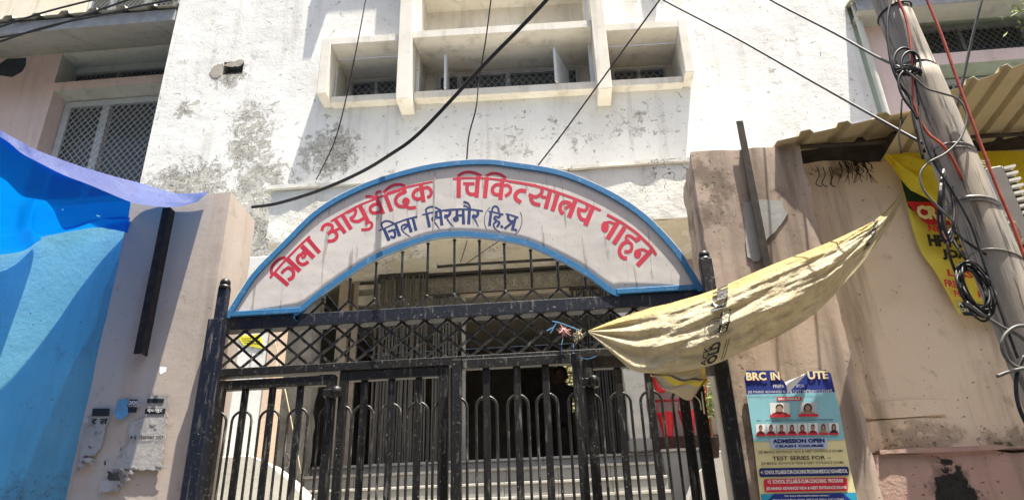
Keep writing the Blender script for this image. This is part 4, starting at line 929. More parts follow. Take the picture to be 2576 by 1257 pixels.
cr_ = t.noise(13, 8, .66, dist=1.4); t.bump(t.math('ADD', cr_, t.math('MULTIPLY', t.noise(60, 3), .25)), 1.0, .04); t.done(c, .5, .35)
tr = t.n.new('ShaderNodeBsdfTranslucent'); t.link(c, tr.inputs[0]); mx = t.n.new('ShaderNodeMixShader'); mx.inputs[0].default_value = .3; t.link(t.b.outputs[0], mx.inputs[1]); t.link(tr.outputs[0], mx.inputs[2]); t.link(mx.outputs[0], t.n['Material Output'].inputs[0]); M['sack'] = t.m
SK = thing('sack_cloth', 'yellowed woven sack stretched from the gate lattice to the banner corner', 'sack', P(1480, 835, 4.3))
grid('cloth', sack, 150, 60, M['sack'], SK, True)
# tail bundle with yellow stripes
tl_t = [(1632, 934), (1680, 932), (1740, 922), (1772, 925)]; tl_b = [(1640, 946), (1680, 985), (1735, 1000), (1781, 962)]
TT = smooth_pts([P(x, y, 4.02) for x, y in tl_t], 8); TB = smooth_pts([P(x, y, 3.98) for x, y in tl_b], 8)
def tail(u, v):
    p = interp(TT, u).lerp(interp(TB, u), v); k = math.sin(math.pi*u)*math.sin(math.pi*v)
    return p+Vector((0, -.07*k+.012*math.sin(v*15+u*9), .01*math.sin(u*14+v*8)))
t = NT('sack_tail'); uvn = t.n.new('ShaderNodeUVMap'); sx = t.n.new('ShaderNodeSeparateXYZ'); t.link(uvn.outputs[0], sx.inputs[0])
st = t.math('ADD', sx.outputs[1], t.math('MULTIPLY', sx.outputs[0], -.25)); s1 = t.math('MULTIPLY', t.mr(st, .40, .42), t.mr(st, .56, .54)); s2 = t.mr(sx.outputs[0], .90, .92); dk = t.math('MULTIPLY', t.mr(st, .31, .33), t.mr(st, .40, .385))
c = t.mix(t.math('MAXIMUM', s1, s2), (.42, .36, .24), (.62, .48, .05)); c = t.mix(dk, c, (.10, .08, .05)); t.bump(t.noise(14, 6, dist=.8), .8, .02); M['sacktail'] = t.done(c, .6, .3)
grid('hanging_tail', tail, 40, 24, M['sacktail'], SK, True)
MB().tube(smooth_pts([P(1765, 985, 3.98), P(1768, 1010, 3.98), P(1772, 1040, 4.0)], 4), .004, 5).tube(smooth_pts([P(1745, 992, 3.98), P(1760, 1008, 3.98), P(1764, 1030, 4.0)], 4), .003, 5).obj('loose_thread', M['rope_straw'], SK)
def on_sack(uc, vc, du, dv):   # text runs up the cloth (along -v)
    def f(a, b):   # a along reading direction (upwards), b across
        return sack(uc-b*du, vc-a*dv, .012)
    return f
def sack_text(body, u1, v0, v1, du, bold=.02, bar=False, mat='pp_black', name='lettering'):
    vs, fs = text2d(body, bold, 2); mb = MB(); mb.add([sack(u1-b*du, lerp(v0, v1, a), .030) for a, b in vs], fs); return mb.obj(name, M[mat], SK)
sack_text('Kish', .418, .42, .04, .034, .05); sack_text('Kishan', .805, .72, .02, .030, .05)
sack_text('OLD', .425, 1.0, .80, .024, .05); sack_text('ACK', .402, 1.0, .82, .014, .02)
mb = MB()
q = [(.432, .72), (.432, .47), (.410, .47), (.410, .72)]
nn_ = 10
for i in range(nn_):
    va, vb = lerp(.72, .47, i/nn_), lerp(.72, .47, (i+1)/nn_); mb.add([sack(.432, va, .026), sack(.432, vb, .026), sack(.410, vb, .026), sack(.410, va, .026)], [(0, 1, 2, 3)])
mb.obj('stamp_block', M['pp_black'], SK)
vs, fs = text2d('ISO 9001:2015', .01, 2); MB().add([sack(.428-b*.013, lerp(.71, .48, a), .032) for a, b in vs], fs).obj('lettering', M['pp_cream'], SK)
mb = MB()
for rr in (.085, .055):
    pts = [sack(.400+rr*.23*math.cos(a), .60+rr*math.sin(a)*1.1, .010) for a in [2*math.pi*k/28 for k in range(29)]]
    mb.tube(pts, .0016, 4)
for uu in (.437, .443): mb.tube([sack(uu, lerp(.99, .80, k/8), .010) for k in range(9)], .0016, 4)
mb.obj('stamp_ring', M['pp_black'], SK)
# knots
def tuft(name, c, n, L, r, mats, label, cat='rag'):
    t_ = thing(name, label, cat, c); mb = MB()
    for i in range(n):
        d = Vector((random.gauss(0, 1), random.gauss(-.3, .5), random.gauss(0, 1))).normalized()*L*random.uniform(.4, 1)
        e = c+d+Vector((0, 0, -.3*d.length*random.random())); mb.tube([c, c+d*.5+Vector((random.gauss(0, .004), 0, random.gauss(0, .006))), e], [r, r*.9, r*.4], 5)
    mb.ball(c, L*.35, 10, 6, .8).obj('frayed_knot', M[mats], t_); return t_
tuft('knotted_rag', P(1419, 832, 4.3), 34, .055, .0035, 'rope_pink', 'faded pink frayed rag tied to the gate lattice')
tuft('knotted_rag', P(1458, 842, 4.29), 36, .05, .0035, 'rope_straw', 'straw coloured frayed knot where the sack is tied to the gate')
tw = thing('blue_twine', 'blue twine tying the sack to the gate lattice', 'twine', P(1405, 815, 4.36))
MB().tube(smooth_pts([P(1390, 808, 4.37), P(1408, 812, 4.35), P(1430, 820, 4.33), P(1462, 832, 4.3)], 4), .004, 6).obj('strand', M['rope_blue'], tw)
MB().tube(smooth_pts([P(1416, 850, 4.34), P(1412, 875, 4.33), P(1415, 905, 4.33)], 4), .003, 5).obj('strand', M['rope_blue'], tw)
MB().tube(smooth_pts([P(1442, 865, 4.34), P(1445, 890, 4.33), P(1475, 902, 4.33), P(1500, 895, 4.33)], 5), .003, 5).obj('strand', M['rope_blue'], tw)
MB().tube(smooth_pts([P(1376, 832, 4.36), P(1392, 824, 4.37), P(1385, 838, 4.36), P(1400, 812, 4.36)], 5), .004, 6).obj('strand', M['rope_blue'], tw)

# ------------------------------------------------------------------ sheet roof over the right wall
RF = thing('sheet_roof', 'cream corrugated metal roof over the right wall with rusty underside', 'roof', (2.2, 4.3, 4.3))
def roofA(x, t):
    y0 = lerp(4.10, 3.93, (x-1.44)/.9); z0 = lerp(4.235, 4.30, (x-1.44)/.9)
    return (x, lerp(y0, 5.6, t), z0+.20*(lerp(y0, 5.6, t)-y0))
corr('roof_sheet', 1.44, 2.52, roofA, .225, .032, M['sheet'], RF, .004)
def roofB(x, t):
    y0 = lerp(3.74, 3.56, (x-2.25)/.5); z0 = lerp(4.235, 4.315, (x-2.25)/.5); yb = 4.6
    return (x, lerp(y0, yb, t), z0-.06*(lerp(y0, yb, t)-y0))
corr('roof_sheet', 2.16, 4.4, roofB, .165, .034, M['sheet'], RF, .004)
MB().box(1.66, 4.6, 4.36, 4.40, 4.19, 4.42).obj('back_board', M['darkwood'], RF)
MB().tube([(1.62, 4.25, 4.275), (4.4, 4.25, 4.24)], .014, 8).obj('purlin', M['darkwood'], RF)
for i, (x, y) in enumerate(((2013, 398), (2060, 388), (2095, 392), (2150, 372))):
    pass
dr = thing('dry_roots', 'clump of dark dead roots hanging under the sheet roof', 'roots', P(2150, 410, 4.3)); mb = MB()
for i in range(26):
    x = 2150+random.gauss(0, 16); p0 = P(x, 402+random.uniform(0, 12), 4.31); ln = random.uniform(.06, .2)
    mb.tube([p0, p0+Vector((random.gauss(0, .012), -.02, -ln*.5)), p0+Vector((random.gauss(0, .03), -.02, -ln))], [.004, .003, .0015], 5)
mb.obj('root_strands', M['dry'], dr)
dr2 = thing('dry_roots', 'thin curled dead roots hanging beside the roof corner', 'roots', P(2060, 440, 4.3)); mb = MB()
for x in (2055, 2070, 2085, 2090):
    mb.tube(smooth_pts([P(x, 420, 4.32), P(x+6, 440, 4.31), P(x-4+random.uniform(0, 14), 462, 4.31), P(x+12, 470, 4.31)], 4), .003, 5)
mb.obj('root_strands', M['dry'], dr2)

# ------------------------------------------------------------------ banner and yellow tarp on the right
BN = thing('hanging_banner', 'torn yellow coaching banner hanging skewed on the right wall behind the pole', 'banner', P(2420, 790, 4.3))
bl_ = [(2258, 430), (2275, 490), (2298, 575), (2318, 632), (2355, 688), (2410, 790)]; br_ = [(2560, 430), (2575, 520), (2590, 600), (2600, 690), (2600, 760), (2604, 788)]
BL3 = smooth_pts([P(x, y, 4.30) for x, y in bl_], 5); BR3 = smooth_pts([P(x, y, 4.29) for x, y in br_], 5)
def ban(u, v, off=0): return interp(BL3, v).lerp(interp(BR3, v), u)+Vector((0, .012*math.sin(u*7+v*4)-off, 0))
grid('sheet', ban, 24, 24, M['bn_yel'], BN, True, .002)
def pxquad(mb, pts, Y): mb.add([P(x, y, Y) for x, y in pts], [tuple(range(len(pts)))])
mb = MB(); pxquad(mb, [(2261, 436), (2290, 478), (2400, 500), (2400, 560), (2340, 540), (2296, 530), (2285, 520)], 4.275); mb.obj('dark_band', M['bn_green'], BN); mb = MB(); pxquad(mb, [(2408, 757), (2520, 772), (2530, 800), (2424, 793)], 4.272); mb.obj('dark_band', M['bn_green'], BN)
mb = MB(); pxquad(mb, [(2278, 506), (2335, 508), (2470, 530), (2470, 568), (2335, 565), (2322, 556)], 4.268); mb.obj('red_banner_strip', M['pp_red'], BN)
def bantext(items, mat, Y):
    for body, x0, y0, x1, y1, h, bold in items:
        vs, fs = text2d(body, bold, 2); MB().add([P(x0+(x1-x0)*u-.22*h*v, y0+(y1-y0)*u-h*v, Y) for u, v in vs], fs).obj('lettering', M[mat], BN)
bantext([('CRASH', 2310, 550, 2430, 558, 35, .06)], 'pp_cream', 4.255)
bantext([('NEW', 2337, 581, 2396, 587, 16, .05), ('LESS', 2385, 694, 2450, 700, 18, .04), ('FREE', 2378, 720, 2420, 726, 18, .04), ('FOR', 2402, 746, 2440, 750, 17, .04), ('RI', 2462, 748, 2482, 751, 17, .04)], 'pp_red', 4.255)
bantext([('HP POLICE', 2338, 619, 2494, 629, 31, .07), ('JOA', 2373, 653, 2440, 658, 28, .07), ('50', 2416, 672, 2440, 675, 15, .05)], 'pp_black', 4.255)
bantext([('R C.', 2412, 769, 2450, 772, 11, .02), ('CONTACT', 2412, 783, 2466, 787, 10, .02)], 'pp_cream', 4.255)
YT = thing('tarpaulin', 'crumpled yellow tarpaulin draped under the sheet roof behind the pole', 'tarp', P(2230, 388, 4.2))
yt_t = [(2226, 388), (2262, 386), (2310, 385), (2370, 384), (2440, 383), (2576, 380), (2680, 378)]; yt_b = [(2230, 398), (2268, 446), (2312, 490), (2362, 530), (2420, 590), (2580, 700), (2690, 740)]
YT3 = smooth_pts([P(x, y, 4.24) for x, y in yt_t], 6); YB3 = smooth_pts([P(x, y, 4.20-.14*i/6) for i, (x, y) in enumerate(yt_b)], 6)
def ytf(u, v):
    p = interp(YT3, u).lerp(interp(YB3, u), v); k = math.sin(v*math.pi)
    return p+Vector((0, -.06*k*u+.02*math.sin(v*11-u*13)*min(1, v*5)+.02*fbm((u*6, v*5, 0), 1, 3), .012*math.sin(u*22)*v))
grid('sheet', ytf, 60, 30, M['ytarp'], YT, True)
# ------------------------------------------------------------------ coaching poster
PO = thing('poster', 'coaching institute poster with student photos pasted on the right pillar', 'poster', P(2020, 1250, 4.12))
cp = crop(2950, 1450, 1147/500)
PY = 4.118
def pp(x, y, l=0): a, b = cp(x, y); return P(a, b, PY-.0022*l)
def ppoly(pts, mat, l, name): return MB().add([pp(x, y, l) for x, y in pts], [tuple(range(len(pts)))]).obj(name, M[mat], PO)
pw = [(80, 68), (335, 68), (430, 175), (455, 215), (600, 110), (655, 78), (810, 62), (858, 95), (880, 200), (930, 400), (985, 700), (1030, 950), (1085, 1190), (1140, 1420), (235, 1470), (150, 740), (85, 290), (60, 130)]
a_ = [pp(x, y) for x, y in pw]; n_ = len(a_)
MB().add(a_+[q+Vector((0, .004, 0)) for q in a_], [tuple(range(n_)), tuple(reversed(range(n_, 2*n_)))]+[(i, i+n_, (i+1) % n_+n_, (i+1) % n_) for i in range(n_)]).obj('sheet', M['pp_yel'], PO)
ppoly([(80, 69), (335, 69), (430, 175), (455, 215), (600, 111), (655, 79), (808, 64), (857, 96), (880, 200), (896, 268), (700, 276), (84, 289), (61, 130)], 'pp_blue', 1, 'header_print')
ppoly([(84, 290), (896, 269), (930, 400), (982, 690), (975, 705), (560, 722), (150, 722)], 'pp_sky', 1, 'middle_print')
ppoly([(215, 1203), (1085, 1188), (1138, 1415), (238, 1465)], 'pp_teal', 1, 'footer_print')
ppoly([(335, 1200), (960, 1190), (1050, 1260), (1100, 1420), (240, 1440), (280, 1260)], 'pp_blue', 2, 'footer_print')
def rrect(x0, y0, x1, y1, r, sl, mat, l, name='text_box', lean=.0):
    pts = []
    for cx, cy, a0 in ((x1-r, y0+r, -90), (x1-r, y1-r, 0), (x0+r, y1-r, 90), (x0+r, y0+r, 180)):
        for k in range(4): a = math.radians(a0+30*k); X = cx+r*math.cos(a); Y_ = cy+r*math.sin(a); pts.append((X+lean*(Y_-y0), Y_+sl*(X-x0)))
    return ppoly(pts, mat, l, name)
rrect(360, 312, 590, 348, 6, -.012, 'pp_red', 2); rrect(298, 688, 820, 790, 28, -.01, 'pp_lilac', 2, lean=.06)
rrect(198, 966, 1020, 1046, 18, -.018, 'pp_navy', 2, lean=.06); rrect(238, 1066, 1004, 1186, 18, -.02, 'pp_red', 2, lean=.10)
def ptext(items, mat, l=3):
    for body, x0, y0, x1, y1, h, bold in items:
        vs, fs = text2d(body, bold, 2); MB().add([pp(x0+(x1-x0)*u-.13*h*v, y0+(y1-y0)*u-h*v, l) for u, v in vs], fs).obj('lettering', M[mat], PO)
ptext([('BRC', 92, 170, 275, 168, 78, .04), ('IN', 315, 166, 400, 164, 74, .04), ('UTE', 655, 160, 842, 154, 76, .04)], 'pp_maroon', 2.6)
ptext([('BRC', 84, 162, 268, 160, 76, .04), ('IN', 308, 158, 392, 156, 72, .04), ('UTE', 648, 152, 836, 146, 74, .04)], 'pp_cream', 3.4)
ptext([('PREPA', 330, 230, 430, 229, 30, .0), ('FOR', 545, 228, 615, 226, 30, 0), ('JEE MAINS/ ADVANCE/ N', 98, 286, 440, 282, 30, 0), ('& NEET ENTRANCE EXAMS', 485, 280, 872, 273, 30, 0), ('BRC RESULT', 376, 342, 578, 338, 22, .04)], 'pp_white')
ptext([('+1  SCHOOL SYLLABUS-CUM-COACHING PROGRAM MEDICAL/ NON-MEDICAL', 216, 1022, 1012, 1008, 36, .03), ('+2  SCHOOL SYLLABUS-CUM-COACHING  PROGRAM', 278, 1108, 970, 1096, 36, .03), ('JEE MAINS/ ADVANCE/ NDA & NEET ENTRANCE EXAMS', 266, 1174, 1004, 1162, 36, .03), ('For more information please contact :', 436, 1232, 848, 1226, 22, .02), ('Above Central Bank of India, Mall Road, Nahan (H.P.)-173001', 320, 1268, 972, 1260, 22, .02)], 'pp_white')
ptext([('BRC..... WHERE RESULT SUCCESS & EXCELLENCE IS A TRADITION', 178, 540, 880, 530, 16, .01), ('JEE MAINS/ ADVANCE/ NDA & NEET ENTRANCE EXAMS', 196, 838, 968, 824, 30, .01), ('TEST SERIES FOR -:', 322, 894, 858, 884, 36, .02), ('JEE MAINS/ ADVANCE/ NDA & NEET ENTRANCE EXAMS', 220, 942, 978, 930, 30, .01)], 'pp_black')
ptext([('ADMISSION OPEN', 326, 738, 802, 730, 40, .05), ('CRASH COURSE', 346, 776, 792, 770, 24, .05)], 'pp_navy')
def portrait(cx, cy, w, h, bgm, shirt, longhair):
    f = ppoly([(cx-w/2, cy-h/2), (cx+w/2, cy-h/2), (cx+w/2+h*.05, cy+h/2), (cx-w/2+h*.05, cy+h/2)], bgm, 2, 'portrait_print')
    def ell(x, y, rx, ry, mat, l): MB().add([pp(x+rx*math.cos(a), y+ry*math.sin(a), l) for a in [2*math.pi*k/14 for k in range(14)]], [tuple(range(14))]).obj('portrait_print', M[mat], PO)
    if longhair: ell(cx, cy-.08*h, .24*w, .34*h, 'pp_hair', 3)
    ppoly([(cx-.42*w, cy+.5*h), (cx-.36*w, cy+.26*h), (cx-.12*w, cy+.14*h), (cx+.14*w, cy+.14*h), (cx+.40*w, cy+.26*h), (cx+.46*w, cy+.5*h)], shirt, 3.4, 'portrait_print')
    ell(cx, cy-.16*h, .20*w, .25*h, 'pp_hair', 3.8); ell(cx, cy-.07*h, .155*w, .22*h, 'pp_skin', 4.2)
portrait(385, 430, 180, 130, 'pp_white', 'pp_maroon', False); portrait(645, 425, 165, 130, 'pp_grey', 'pp_skin', True)
rrect(298, 474, 488, 500, 3, -.01, 'pp_red', 5); rrect(558, 470, 742, 494, 3, -.01, 'pp_red', 5)
for i in range(8):
    portrait(212+i*96, 612-i*1.6, 88, 104, 'pp_white' if i != 6 else 'pp_grey', 'pp_maroon' if i < 6 else ('pp_skin' if i == 6 else 'pp_black'), i in (3, 4, 6, 7)); rrect(170+i*95.5, 652-i*1.6, 260+i*95.5, 670-i*1.6, 2, -.01, 'pp_red', 5)
# curled white flap
fl = [pp(455, 290, 4), pp(432, 178, 10), pp(560, 130, 12), pp(655, 80, 5)]
def flp(u, v): return fl[0].lerp(fl[1], v).lerp(fl[3].lerp(fl[2], v), u)+Vector((0, -.03*math.sin(math.pi*v)*math.sin(math.pi*(.25+.7*u)), 0))
grid('curled_corner', flp, 12, 8, M['pp_white'], PO, True)

# ------------------------------------------------------------------ torn notices on the left pillar
TN = thing('torn_notice', 'torn grey newsprint notice pasted on the left pillar', 'notice', P(330, 1150, 4.18))
cn = crop(0, 1298, 1616/900)
def np_(x, y, o=0): a, b = cn(x, y); return P(a, b, 4.178-o)
def ragged(pts, o, mat, name):
    out = []
    for (x0, y0), (x1, y1) in zip(pts, pts[1:]+pts[:1]):
        n = max(2, int(math.hypot(x1-x0, y1-y0)/22))
        for k in range(n):
            t_ = k/n; out.append((lerp(x0, x1, t_)+random.uniform(-11, 11), lerp(y0, y1, t_)+random.uniform(-11, 11)))
    a = [np_(x, y, o) for x, y in out]; n = len(a)
    return MB().add(a+[q+Vector((0, .003, 0)) for q in a], [tuple(range(n)), tuple(reversed(range(n, 2*n)))]+[(i, i+n, (i+1) % n+n, (i+1) % n) for i in range(n)]).obj(name, mat, TN)
ragged([(1045, 510), (1210, 505), (1200, 700), (1180, 860), (1150, 1040), (800, 1035), (850, 960), (930, 860), (920, 700), (1060, 650)], 0, M['paper'], 'paper_piece')
ragged([(640, 640), (800, 620), (760, 720), (740, 860), (690, 930), (600, 940), (560, 1040), (545, 1035), (600, 800)], 0, M['paper'], 'paper_piece')
ragged([(840, 545), (915, 530), (915, 640), (880, 680), (825, 660)], .004, plain('faded_blue_paper', (.10, .28, .45), .8), 'blue_paper_piece')
ragged([(720, 1100), (860, 1120), (850, 1190), (715, 1195)], 0, M['paper'], 'paper_piece')
ragged([(760, 1050), (850, 1060), (860, 1110), (790, 1120)], .001, plain('plaster_scar', (.06, .055, .05), .95), 'plaster_scar')
for i in range(26):
    t0, t1 = random.random(), random.random(); x = lerp(lerp(640, 545, t1), lerp(1230, 1150, t1), t0); y = lerp(520, 1150, t1); r1, r2 = random.uniform(8, 34), random.uniform(8, 26)
    ragged([(x+r1*math.cos(a)*random.uniform(.5, 1.2), y+r2*math.sin(a)*random.uniform(.5, 1.2)) for a in [k*math.pi/3 for k in range(6)]], .0012+.0001*i, M['paper'] if i % 3 else M['repair'], 'paper_fragment')
mb = MB()
for a, b, c_, d in ((1060, 530, 1180, 560), (1045, 600, 1190, 640), (930, 535, 990, 575), (920, 590, 985, 630), (665, 600, 790, 655)):
    MB().add([np_(a, b, .003), np_(c_, b, .003), np_(c_-6, d, .003), np_(a-6, d, .003)], [(0, 1, 2, 3)]).obj('black_print', M['pp_black'], TN)
def ntext(items, mat, o):
    for body, x0, y0, x1, y1, h, bold in items:
        vs, fs = text2d(body, bold, 2); MB().add([np_(x0+(x1-x0)*u+.16*h*v, y0+(y1-y0)*u-h*v, o) for u, v in vs], fs).obj('lettering', M[mat], TN)
ntext([('4-5', 930, 820, 978, 820, 26, .02), ('िदसमबर', 995, 826, 1105, 824, 34, .02), ('2021', 1115, 822, 1168, 820, 26, .02), ('र', 650, 716, 690, 714, 40, .03), ('ल', 712, 716, 770, 712, 40, .03)], 'pp_black', .004)
ntext([('2020', 925, 572, 985, 570, 26, .02), ('एकजुट', 1055, 632, 1165, 630, 26, .02)], 'pp_white', .005)
sc_ = tagp(MB().add([np_(1150, 300, .0), np_(1195, 305, .03), np_(1190, 335, .04), np_(1155, 355, .035), np_(1148, 330, .01)], [(0, 1, 2, 3, 4)]).obj('paper_scrap', M['pp_white']), 'tiny curled white paper scrap stuck on the sunlit left pillar', 'paper scrap')
sc_.modifiers.new('t', 'SOLIDIFY').thickness = .002
# ------------------------------------------------------------------ utility pole
Yp = 3.0
def polex(z): return lerp(1.862, 1.757, (z-2.367)/(4.339-2.367))
PL = thing('utility_pole', 'weathered grey utility pole wrapped with cables at the right', 'pole', (polex(0), Yp, 0))
def polebody():
    mb = MB(); segs = [(0, .108), (1.2, .104), (2.4, .098), (3.48, .0905), (3.70, .089), (3.86, .088), (3.865, .082), (4.12, .080), (4.215, .080), (4.22, .0765), (5.5, .070), (7.5, .06)]
    pts = []; rs = []
    for (za, ra), (zb, rb) in zip(segs, segs[1:]):
        n = max(1, int((zb-za)/.06))
        for k in range(n): t_ = k/n; z = lerp(za, zb, t_); pts.append((polex(z), Yp, z)); rs.append(lerp(ra, rb, t_))
    pts.append((polex(7.5), Yp, 7.5)); rs.append(.06)
    base = len(mb.v); n = 28
    for p, r in zip(pts, rs):
        for k in range(n):
            a = 2*math.pi*k/n; rr = r*(1+.035*fbm((math.cos(a)*2, math.sin(a)*2, p[2]*.5), 1.3, 3)); mb.v.append((p[0]+rr*math.cos(a), p[1]+rr*math.sin(a), p[2]))
    for i in range(len(pts)-1):
        for k in range(n): a = i*n+k; b = i*n+(k+1) % n; mb.f.append((a, b, b+n, a+n))
    mb.obj('shaft', M['pole'], PL, True)
polebody()
def prad(z):
    return lerp(.100, .077, (z-2.3)/(4.3-2.3))
def ring(z, r, mat, tilt=.0, n=30, name='clamp_band'):
    return MB().tube([(polex(z)+prad(z)*1.04*math.cos(a), Yp+prad(z)*1.04*math.sin(a), z+tilt*math.cos(a)+.004*math.sin(2*a)) for a in [2*math.pi*k/n for k in range(n+1)]], r, 6).obj(name, mat, PL, True)
ring(3.395, .006, M['clamp'], -.012); ring(3.375, .005, M['clamp'], -.012); ring(3.115, .008, M['clamp'], -.02); ring(3.10, .006, M['clamp'], -.02); ring(2.86, .003, M['clamp'], -.03, name='tie_wire'); ring(3.87, .004, M['clamp'], -.02, name='tie_wire'); ring(4.24, .005, M['wire'], .02, name='tie_wire')
for zz, xx in ((3.385, -.10), (3.105, -.11)): MB().box(polex(zz)+xx-.02, polex(zz)+xx+.01, Yp-.03, Yp+.01, zz-.02, zz+.02).obj('clamp_bolt', M['clamp'], PL, bevel=.004)
# ------------------------------------------------------------------ overhead cables
def C2(name, pxs, Ys, r, mat, label, cat='cable', group=None, k=6, n=8):
    if not isinstance(Ys, (list, tuple)): Ys = [Ys]*len(pxs)
    if len(Ys) == 2 and len(pxs) > 2: Ys = [lerp(Ys[0], Ys[1], i/(len(pxs)-1)) for i in range(len(pxs))]
    return cable(name, [P(x, y, Y) for (x, y), Y in zip(pxs, Ys)], r, mat, label, cat, n, group, k)
C2('overhead_cable', [(1400, -30), (1372, 4), (1300, 80), (1215, 166), (1060, 330), (980, 390), (900, 437), (800, 480), (700, 511), (634, 521)], [3.2, 3.3, 3.5, 3.7, 4.1, 4.3, 4.5, 4.7, 4.85, 4.9], .0125, M['wire'], 'thick black cable sagging across the facade to the left pillar', 'cable')
C2('overhead_cable', [(930, -40), (920, 0), (905, 80), (885, 180), (862, 285), (840, 360), (812, 420), (795, 452)], [7.8, 7.8, 7.8, 7.9, 8.0, 8.1, 8.3, 8.4], .009, M['wire'], 'thin black wire dangling down the facade left of the hoods')
C2('overhead_cable', [(1240, -40), (1235, 0), (1222, 100), (1205, 200), (1198, 270), (1180, 340), (1174, 402)], [7.2, 7.3, 7.4, 7.5, 7.5, 7.6, 7.6], .009, M['wire'], 'thin black wire dropping vertically to the top of the arch sign')
C2('overhead_cable', [(1690, -40), (1660, 0), (1540, 165), (1420, 330), (1352, 418)], [6, 6.1, 6.6, 7.2, 7.6], .009, M['wire'], 'thin straight wire slanting from top right down to the arch sign')
C2('overhead_cable', [(1610, -40), (1668, 0), (1850, 95), (2040, 203), (2230, 310), (2325, 362)], [5.0, 4.8, 4.4, 4.0, 3.5, 3.3], .008, M['wire'], 'long black wire slanting down right to the corrugated roof')
C2('overhead_cable', [(1880, -40), (1938, 0), (2100, 84), (2200, 140), (2268, 172)], [4.2, 4.0, 3.5, 3.2, 2.92], .0075, M['wire'], 'black wire slanting right to the coil knot on the pole')
C2('overhead_cable', [(-40, 80), (0, 68), (110, 32), (230, 1), (300, -16)], 6.5, .012, M['wire'], 'topmost black cable across the left awning')
C2('overhead_cable', [(-40, 104), (0, 95), (75, 81), (150, 61), (215, 38), (315, 3), (400, -26)], 6.6, .013, M['wire'], 'middle black cable across the left awning')
C2('overhead_cable', [(-40, 116), (0, 105), (88, 76), (170, 55), (262, 37), (350, 16), (430, 0), (520, -22)], 6.5, .013, M['wire'], 'lowest black cable across the left awning')
C2('overhead_cable', [(2318, -40), (2332, 0), (2370, 93), (2410, 207), (2450, 317), (2500, 450), (2548, 566), (2590, 680), (2640, 800)], [2.75]*9, .0066, M['wirered'], 'long red cable hanging to the right of the pole')
C2('overhead_cable', [(2478, -40), (2470, 0), (2447, 90), (2425, 190), (2405, 280), (2388, 345)], [3.3, 3.3, 3.35, 3.4, 3.45, 3.5], .0075, M['wiregrey'], 'grey cable right of the pole running down behind the roof edge')
C2('pole_cable', [(2252, -30), (2260, 0), (2280, 50), (2292, 120), (2296, 200), (2300, 265), (2330, 330), (2370, 365), (2395, 400), (2420, 450)], [2.91, 2.91, 2.905, 2.9, 2.9, 2.9, 2.9, 2.89, 2.9, 2.92], .0065, M['wirered'], 'thin red cable running down the face of the pole')
C2('pole_cable', [(2241, -30), (2240, 5), (2232, 60), (2240, 150), (2262, 210), (2290, 250), (2298, 300), (2308, 340), (2322, 400)], [2.9]*9, .0065, M['wire'], 'black cable down the left side of the pole to the coil knot')
for i, (cx, cy, rr, lab) in enumerate(((2275, 155, 27, 'left loop of black cable coiled at the pole joint'), (2291, 160, 24, 'right loop of black cable coiled at the pole joint'))):
    C2('cable_loop', [(cx+rr*math.cos(a), cy+rr*1.25*math.sin(a)) for a in [2*math.pi*k/14+.8 for k in range(15)]], 2.895-.01*i, .006, M['wire'], lab, 'cable loop', k=3)
C2('pole_cable', [(2280, 178), (2300, 195), (2330, 222), (2370, 235), (2410, 250), (2432, 290), (2418, 345), (2380, 385), (2335, 410), (2315, 440), (2325, 480), (2360, 520), (2400, 560)], [2.88]*13, .0048, M['wiregrey'], 'looping grey cable swinging out right of the pole and back')
C2('pole_cable', [(2272, 180), (2262, 195), (2262, 220), (2275, 250), (2296, 278), (2308, 300)], 2.88, .006, M['wire'], 'short black cable end curling left below the coil knot')
C2('pole_cable', [(2300, 190), (2310, 250), (2318, 320), (2345, 400), (2390, 470), (2440, 560), (2475, 660), (2520, 790), (2560, 900)], [2.9, 2.9, 2.895, 2.89, 2.885, 2.88, 2.88, 2.875, 2.87], .0055, M['wire'], 'black cable running the whole length of the pole face')
tz_ = P(2287, 175, 2.89); kn = thing('cable_knot', 'bundle of taped black cables tied at the pole joint', 'cable knot', tz_); mb = MB()
for i in range(9): a = random.uniform(0, 6.28); mb.tube(smooth_pts([tz_+Vector((-.04+random.gauss(0, .01), 0, random.gauss(0, .012))), tz_+Vector((0, -.012, random.gauss(0, .006))), tz_+Vector((.05, random.gauss(0, .01), random.gauss(-.02, .015)))], 3), .006, 6)
mb.obj('strands', M['wire'], kn)
C2('frayed_strip', [(2269, 250), (2266, 300), (2262, 345), (2268, 385)], 2.9, .004, M['wire'], 'frayed black strip dangling left of the pole', 'strip')
# hanging bundle left of pole and the coil
hb = thing('cable_bundle', 'hank of black cables hanging down the left side of the pole', 'cable bundle', P(2378, 500, 2.93))
for i in range(6):
    o = random.gauss(0, 5); mb = MB().tube(smooth_pts([P(2374+o*.3, 420+random.uniform(0, 20), 2.93), P(2366+o, 480, 2.9+random.uniform(-.02, .02)), P(2364+o*1.6, 560, 2.9), P(2384+o, 600+random.uniform(-12, 14), 2.91), P(2400+o*.8, 540, 2.92), P(2392+o*.4, 470, 2.93)], 5), .0062, 6)
    mb.obj('strand', M['wire'] if i else M['rope_pink'], hb)
for x0, y0, x1, y1 in ((2390, 590, 2470, 700), (2380, 585, 2410, 700), (2400, 580, 2480, 640)):
    MB().tube(smooth_pts([P(x0, y0, 2.92), P((x0+x1)/2-6, (y0+y1)/2, 2.9), P(x1, y1, 2.93)], 5), .006, 6).obj('strand', M['wire'], hb)
cl = thing('cable_coil', 'large coil of black cable hung on the left of the pole', 'cable coil', P(2440, 720, 2.9))
